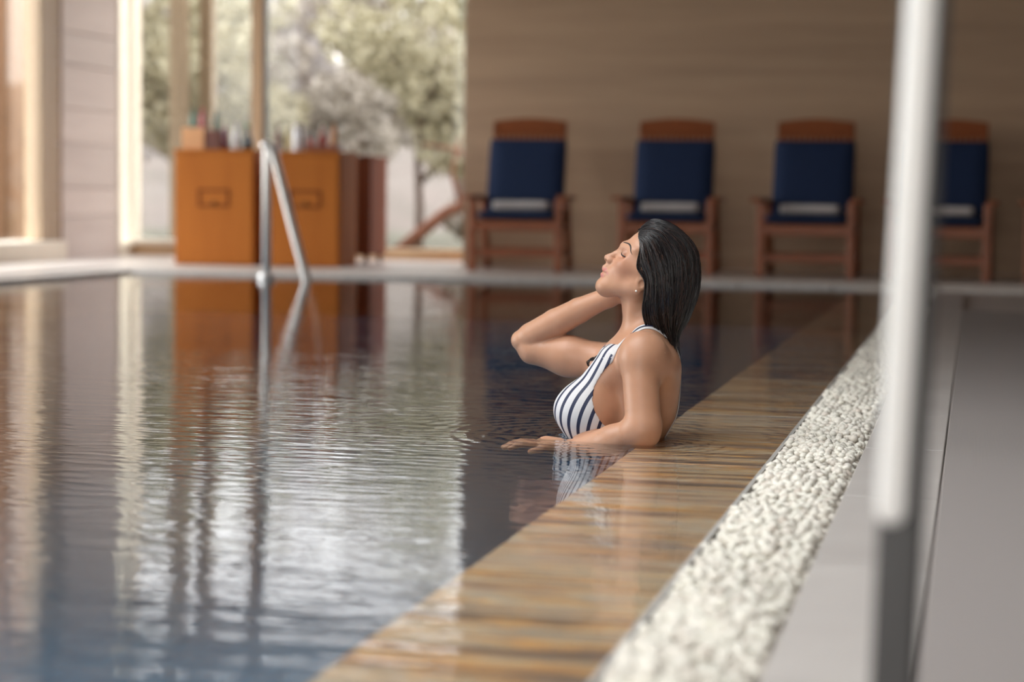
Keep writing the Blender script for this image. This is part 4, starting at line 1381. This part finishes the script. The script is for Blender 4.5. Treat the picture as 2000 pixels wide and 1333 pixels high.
def strands_mesh(paths, rads):
    """many thin tapered three-sided strands in one mesh"""
    Vv, Ff = [], []
    base_i = 0
    for C, r in zip(paths, rads):
        n = len(C)
        T = np.gradient(C, axis=0); T /= np.linalg.norm(T, axis=1)[:, None] + 1e-9
        A = np.cross(T, np.array([.31, .9, .23])); A /= np.linalg.norm(A, axis=1)[:, None] + 1e-9
        B = np.cross(T, A)
        rr = (r * np.clip(np.minimum(np.linspace(.5, 3, n), np.linspace(2.2, .12, n)), 0, 1))[:, None]
        R = [C + (A * math.cos(a) + B * math.sin(a)) * rr for a in (0, 2.094, 4.189)]
        Vv += R
        for k in range(3):
            k2 = (k + 1) % 3
            i = np.arange(n - 1)
            Ff.append(np.stack([base_i + k * n + i, base_i + k2 * n + i, base_i + k2 * n + i + 1, base_i + k * n + i + 1], -1))
        base_i += 3 * n
    return np.concatenate(Vv), np.concatenate(Ff)


paths, rads = [], []
for i in range(1500):
    s0 = rng.uniform(0, 6) if i % 3 == 0 else rng.uniform(0, 3.4)
    n = 22
    t0 = 0 if rng.random() < .6 else rng.uniform(0, 3)
    t1 = min(8.0, t0 + rng.uniform(4.5, 8))
    t = np.linspace(t0, t1, n)
    s = np.clip(s0 + np.cumsum(rng.normal(0, .012, n)) + .10 * math.sin(i) * np.sin(t * .8 + i), 0, 6)
    C = hair_pt(s, t)
    cc = C.copy(); cc[:, 1] = WH; cc[:, 0] = C[:, 0] + (Q(1295, 540, WH)[0] - C[:, 0]) * .9
    out = C - np.array([Q(1292, 520, WH)[0], WH, 0]); out[:, 2] = (C[:, 2] - Q(1292, 540, WH)[2]) * (t < 3)
    out /= np.linalg.norm(out, axis=1)[:, None]
    C = C + out * (rng.uniform(-.002, .0028) + rng.normal(0, .0007) * np.sin(t * rng.uniform(1, 3)))[:, None]
    paths.append(C); rads.append(rng.uniform(.0006, .0014))
# loose ends on the back and a curl over the far shoulder
for i in range(26):
    a = hair_pt(np.array([rng.uniform(.2, 2.6)]), np.array([7.0]))[0]
    e = Q(rng.uniform(1303, 1330), rng.uniform(690, 732), WH + rng.uniform(-.05, .0))
    mdl = (a + e) / 2 + np.array([rng.normal(0, .006) + .006, 0, rng.normal(0, .006)])
    t = np.linspace(0, 1, 14)[:, None]
    paths.append((1 - t) ** 2 * a + 2 * t * (1 - t) * mdl + t * t * e); rads.append(rng.uniform(.0007, .0013))
for i in range(44):
    j = rng.normal(0, .0026, (9, 3)) * np.linspace(1, .5, 9)[:, None]
    K = Qs([(1262, 640, .27), (1225, 655, .265), (1203, 671, .26), (1184, 686, .255), (1166, 699, .25), (1156, 702, .248), (1148, 707, .246), (1149, 715, .246), (1157, 714, .248)]) + j
    paths.append(cr(K, np.linspace(0, rng.uniform(5.2, 7.999), 26))); rads.append(rng.uniform(.0012, .0022))
# lighter brown strands
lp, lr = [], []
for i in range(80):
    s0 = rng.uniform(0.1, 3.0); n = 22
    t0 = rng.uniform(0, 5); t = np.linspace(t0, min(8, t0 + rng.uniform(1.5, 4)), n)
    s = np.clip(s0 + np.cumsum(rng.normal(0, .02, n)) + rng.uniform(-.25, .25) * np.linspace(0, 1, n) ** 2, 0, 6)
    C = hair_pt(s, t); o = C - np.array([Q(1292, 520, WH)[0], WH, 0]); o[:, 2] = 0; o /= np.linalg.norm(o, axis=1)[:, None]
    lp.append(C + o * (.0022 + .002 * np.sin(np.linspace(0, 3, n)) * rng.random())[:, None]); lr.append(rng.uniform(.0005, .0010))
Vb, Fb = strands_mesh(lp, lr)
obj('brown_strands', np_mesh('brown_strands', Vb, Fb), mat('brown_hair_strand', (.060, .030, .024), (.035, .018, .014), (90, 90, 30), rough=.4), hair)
Vs, Fs = strands_mesh(paths, rads)
obj('hair_strands', np_mesh('hair_strands', Vs, Fs), mH, hair)

# --- earring and drops of water on the arms
M_EAR = mat('pearl_earring', (0.85, 0.80, 0.74), (0.75, 0.7, 0.66), (200, 200, 200), rough=.15, coat=.6)
bm = bmesh.new(); bmesh.ops.create_icosphere(bm, subdivisions=2, radius=.0030)
er = obj('earring', to_mesh(bm, 'earring', True), M_EAR, woman, loc=tuple(Q(1242.5, 569, WH - .0795)))
mD, nt, b = nodes_of('water_drop')
b.inputs['Base Color'].default_value = (0.62, 0.42, 0.31, 1); b.inputs['Roughness'].default_value = 0.04; b.inputs['Specular IOR Level'].default_value = 0.8
sel = np.where(((V[:, 2] > .01) & (V[:, 2] < .30) & ((V[:, 1] < .09) | (V[:, 1] > .33))))[0]
pick = rng.choice(sel, 120, replace=False)
bm = bmesh.new()
for i in pick:
    r = bmesh.ops.create_icosphere(bm, subdivisions=1, radius=rng.uniform(.0006, .0014), matrix=Matrix.Translation(V[i]))
dr = obj('water_drops', to_mesh(bm, 'water_drops', True), mD, woman)
dr['kind'] = 'stuff'
# ------------------------------------------------------------------ white pebbles in the channel
mB, nt, b = nodes_of('white_river_pebble')
ge = nt.nodes.new('ShaderNodeNewGeometry')
oi = nt.nodes.new('ShaderNodeObjectInfo')
at = nt.nodes.new('ShaderNodeAttribute'); at.attribute_name = 'shade'
ad = nt.nodes.new('ShaderNodeMath'); ad.operation = 'ADD'
nt.links.new(at.outputs['Fac'], ad.inputs[0]); nt.links.new(oi.outputs['Random'], ad.inputs[1])
fr_ = nt.nodes.new('ShaderNodeMath'); fr_.operation = 'FRACT'; nt.links.new(ad.outputs[0], fr_.inputs[0])
nt.links.new(ramp(nt, fr_.outputs[0], [(0, (.72, .68, .59)), (.35, (.77, .73, .65)), (.7, (.70, .64, .56)), (.93, (.75, .70, .63)), (.97, (.58, .50, .43)), (1, (.66, .6, .53))]), b.inputs['Base Color'])
b.inputs['Roughness'].default_value = .5


def ico(sub):
    bm = bmesh.new(); bmesh.ops.create_icosphere(bm, subdivisions=sub, radius=1)
    V = np.array([v.co[:] for v in bm.verts]); F = np.array([[v.index for v in f.verts] for f in bm.faces]); bm.free()
    return V, F


def lumpy(V, r):
    ph = r.uniform(0, 6, 6)
    k = 1 + .10 * np.sin(V[:, 0] * 2.1 + ph[0]) + .09 * np.sin(V[:, 1] * 2.4 + ph[1]) + .08 * np.sin(V[:, 2] * 2.0 + ph[2]) + .05 * np.sin((V[:, 0] + V[:, 1]) * 3.3 + ph[3])
    return V * k[:, None]


def rot_rand(r, n):
    a = r.uniform(0, 2 * math.pi, n); t1 = r.normal(0, .35, n); t2 = r.normal(0, .35, n)
    Rz = np.zeros((n, 3, 3)); Rz[:, 0, 0] = np.cos(a); Rz[:, 0, 1] = -np.sin(a); Rz[:, 1, 0] = np.sin(a); Rz[:, 1, 1] = np.cos(a); Rz[:, 2, 2] = 1
    Rx = np.zeros((n, 3, 3)); Rx[:, 0, 0] = 1; Rx[:, 1, 1] = np.cos(t1); Rx[:, 1, 2] = -np.sin(t1); Rx[:, 2, 1] = np.sin(t1); Rx[:, 2, 2] = np.cos(t1)
    Ry = np.zeros((n, 3, 3)); Ry[:, 1, 1] = 1; Ry[:, 0, 0] = np.cos(t2); Ry[:, 0, 2] = np.sin(t2); Ry[:, 2, 0] = -np.sin(t2); Ry[:, 2, 2] = np.cos(t2)
    return Rz @ Rx @ Ry


r = np.random.default_rng(5)
# jittered grid of stones, two layers
PB0, PB1 = PXO + .018, CHX - .008
pos = []
sp_ = .0192
for layer, z in ((0, -.026), (1, -.010)):
    yy = np.arange(2.35, 13.0, sp_ * (1.0 if layer else 1.15))
    xx = np.arange(PB0 + (sp_ * .5 if layer else 0), PB1, sp_)
    X, Y = np.meshgrid(xx, yy)
    X = X + r.normal(0, .0045, X.shape); Y = Y + r.normal(0, .0045, Y.shape)
    u = (X - PB0) / (PB1 - PB0)
    Z = z + .010 * np.sin(np.clip(u, 0, 1) * math.pi) * layer + r.normal(0, .0035, X.shape) + .004 * np.sin(Y * 9 + X * 23)
    pos.append(np.stack([np.clip(X, PB0 - .004, PB1 + .006), Y, Z], -1).reshape(-1, 3))
n0 = len(pos[0])
allp = np.concatenate(pos)
# the pebbles that show largest: top layer, nearest to the camera inside the frame
top = allp[n0:]
c = (top - np.array([0, 0, EYE])) @ CM            # camera coordinates
px_ = 1000 + F_PX * c[:, 0] / c[:, 2]; py_ = 666.5 + F_PX * c[:, 1] / c[:, 2]
vis = np.where((py_ < 1345) & (px_ > 900))[0]
order = vis[np.argsort(c[vis, 2])][:300]
chosen = set((order + n0).tolist())
rest = np.array([i for i in range(len(allp)) if i not in chosen])
V1, F1 = ico(2)
vars_ = []
for k in range(8):
    W_ = lumpy(V1, r) * np.array([1.0, .80, .66])
    me_ = np_mesh('pebble', W_ * .0138, F1); me_.materials.append(mB); vars_.append(me_)
for q in order:
    p = top[q]
    o = obj('pebble', vars_[int(r.integers(0, 8))], None, None, tuple(p), (r.normal(0, .35), r.normal(0, .35), r.uniform(0, 6.28)))
    s = r.uniform(.82, 1.16); o.scale = (s, s, s)
    tag(o, 'white rounded pebble at the near end of the pebble channel', 'pebble', 'white pebbles in the near end of the channel')
V0, F0 = ico(1)
n = len(rest)
base_v = [lumpy(V0, r) for _ in range(12)]
Rm = rot_rand(r, n); sc = np.array([1.0, .80, .66]) * .0138 * r.uniform(.8, 1.2, n)[:, None]
bi = r.integers(0, 12, n)
BV = np.array(base_v)[bi] * sc[:, None, :]
VV = np.einsum('nij,nkj->nki', Rm, BV) + allp[rest][:, None, :]
FF = (F0[None] + (np.arange(n) * len(V0))[:, None, None]).reshape(-1, 3)
me_ = np_mesh('pebble_bed', VV.reshape(-1, 3), FF)
a_ = me_.attributes.new('shade', 'FLOAT', 'POINT'); a_.data.foreach_set('value', np.repeat(r.uniform(0, 1, n), len(V0)).astype(np.float32))
pb = obj('pebble_bed', me_, mB)
pb['kind'] = 'stuff'
tag(pb, 'bed of white pebbles filling the channel beside the slate ledge', 'pebbles')
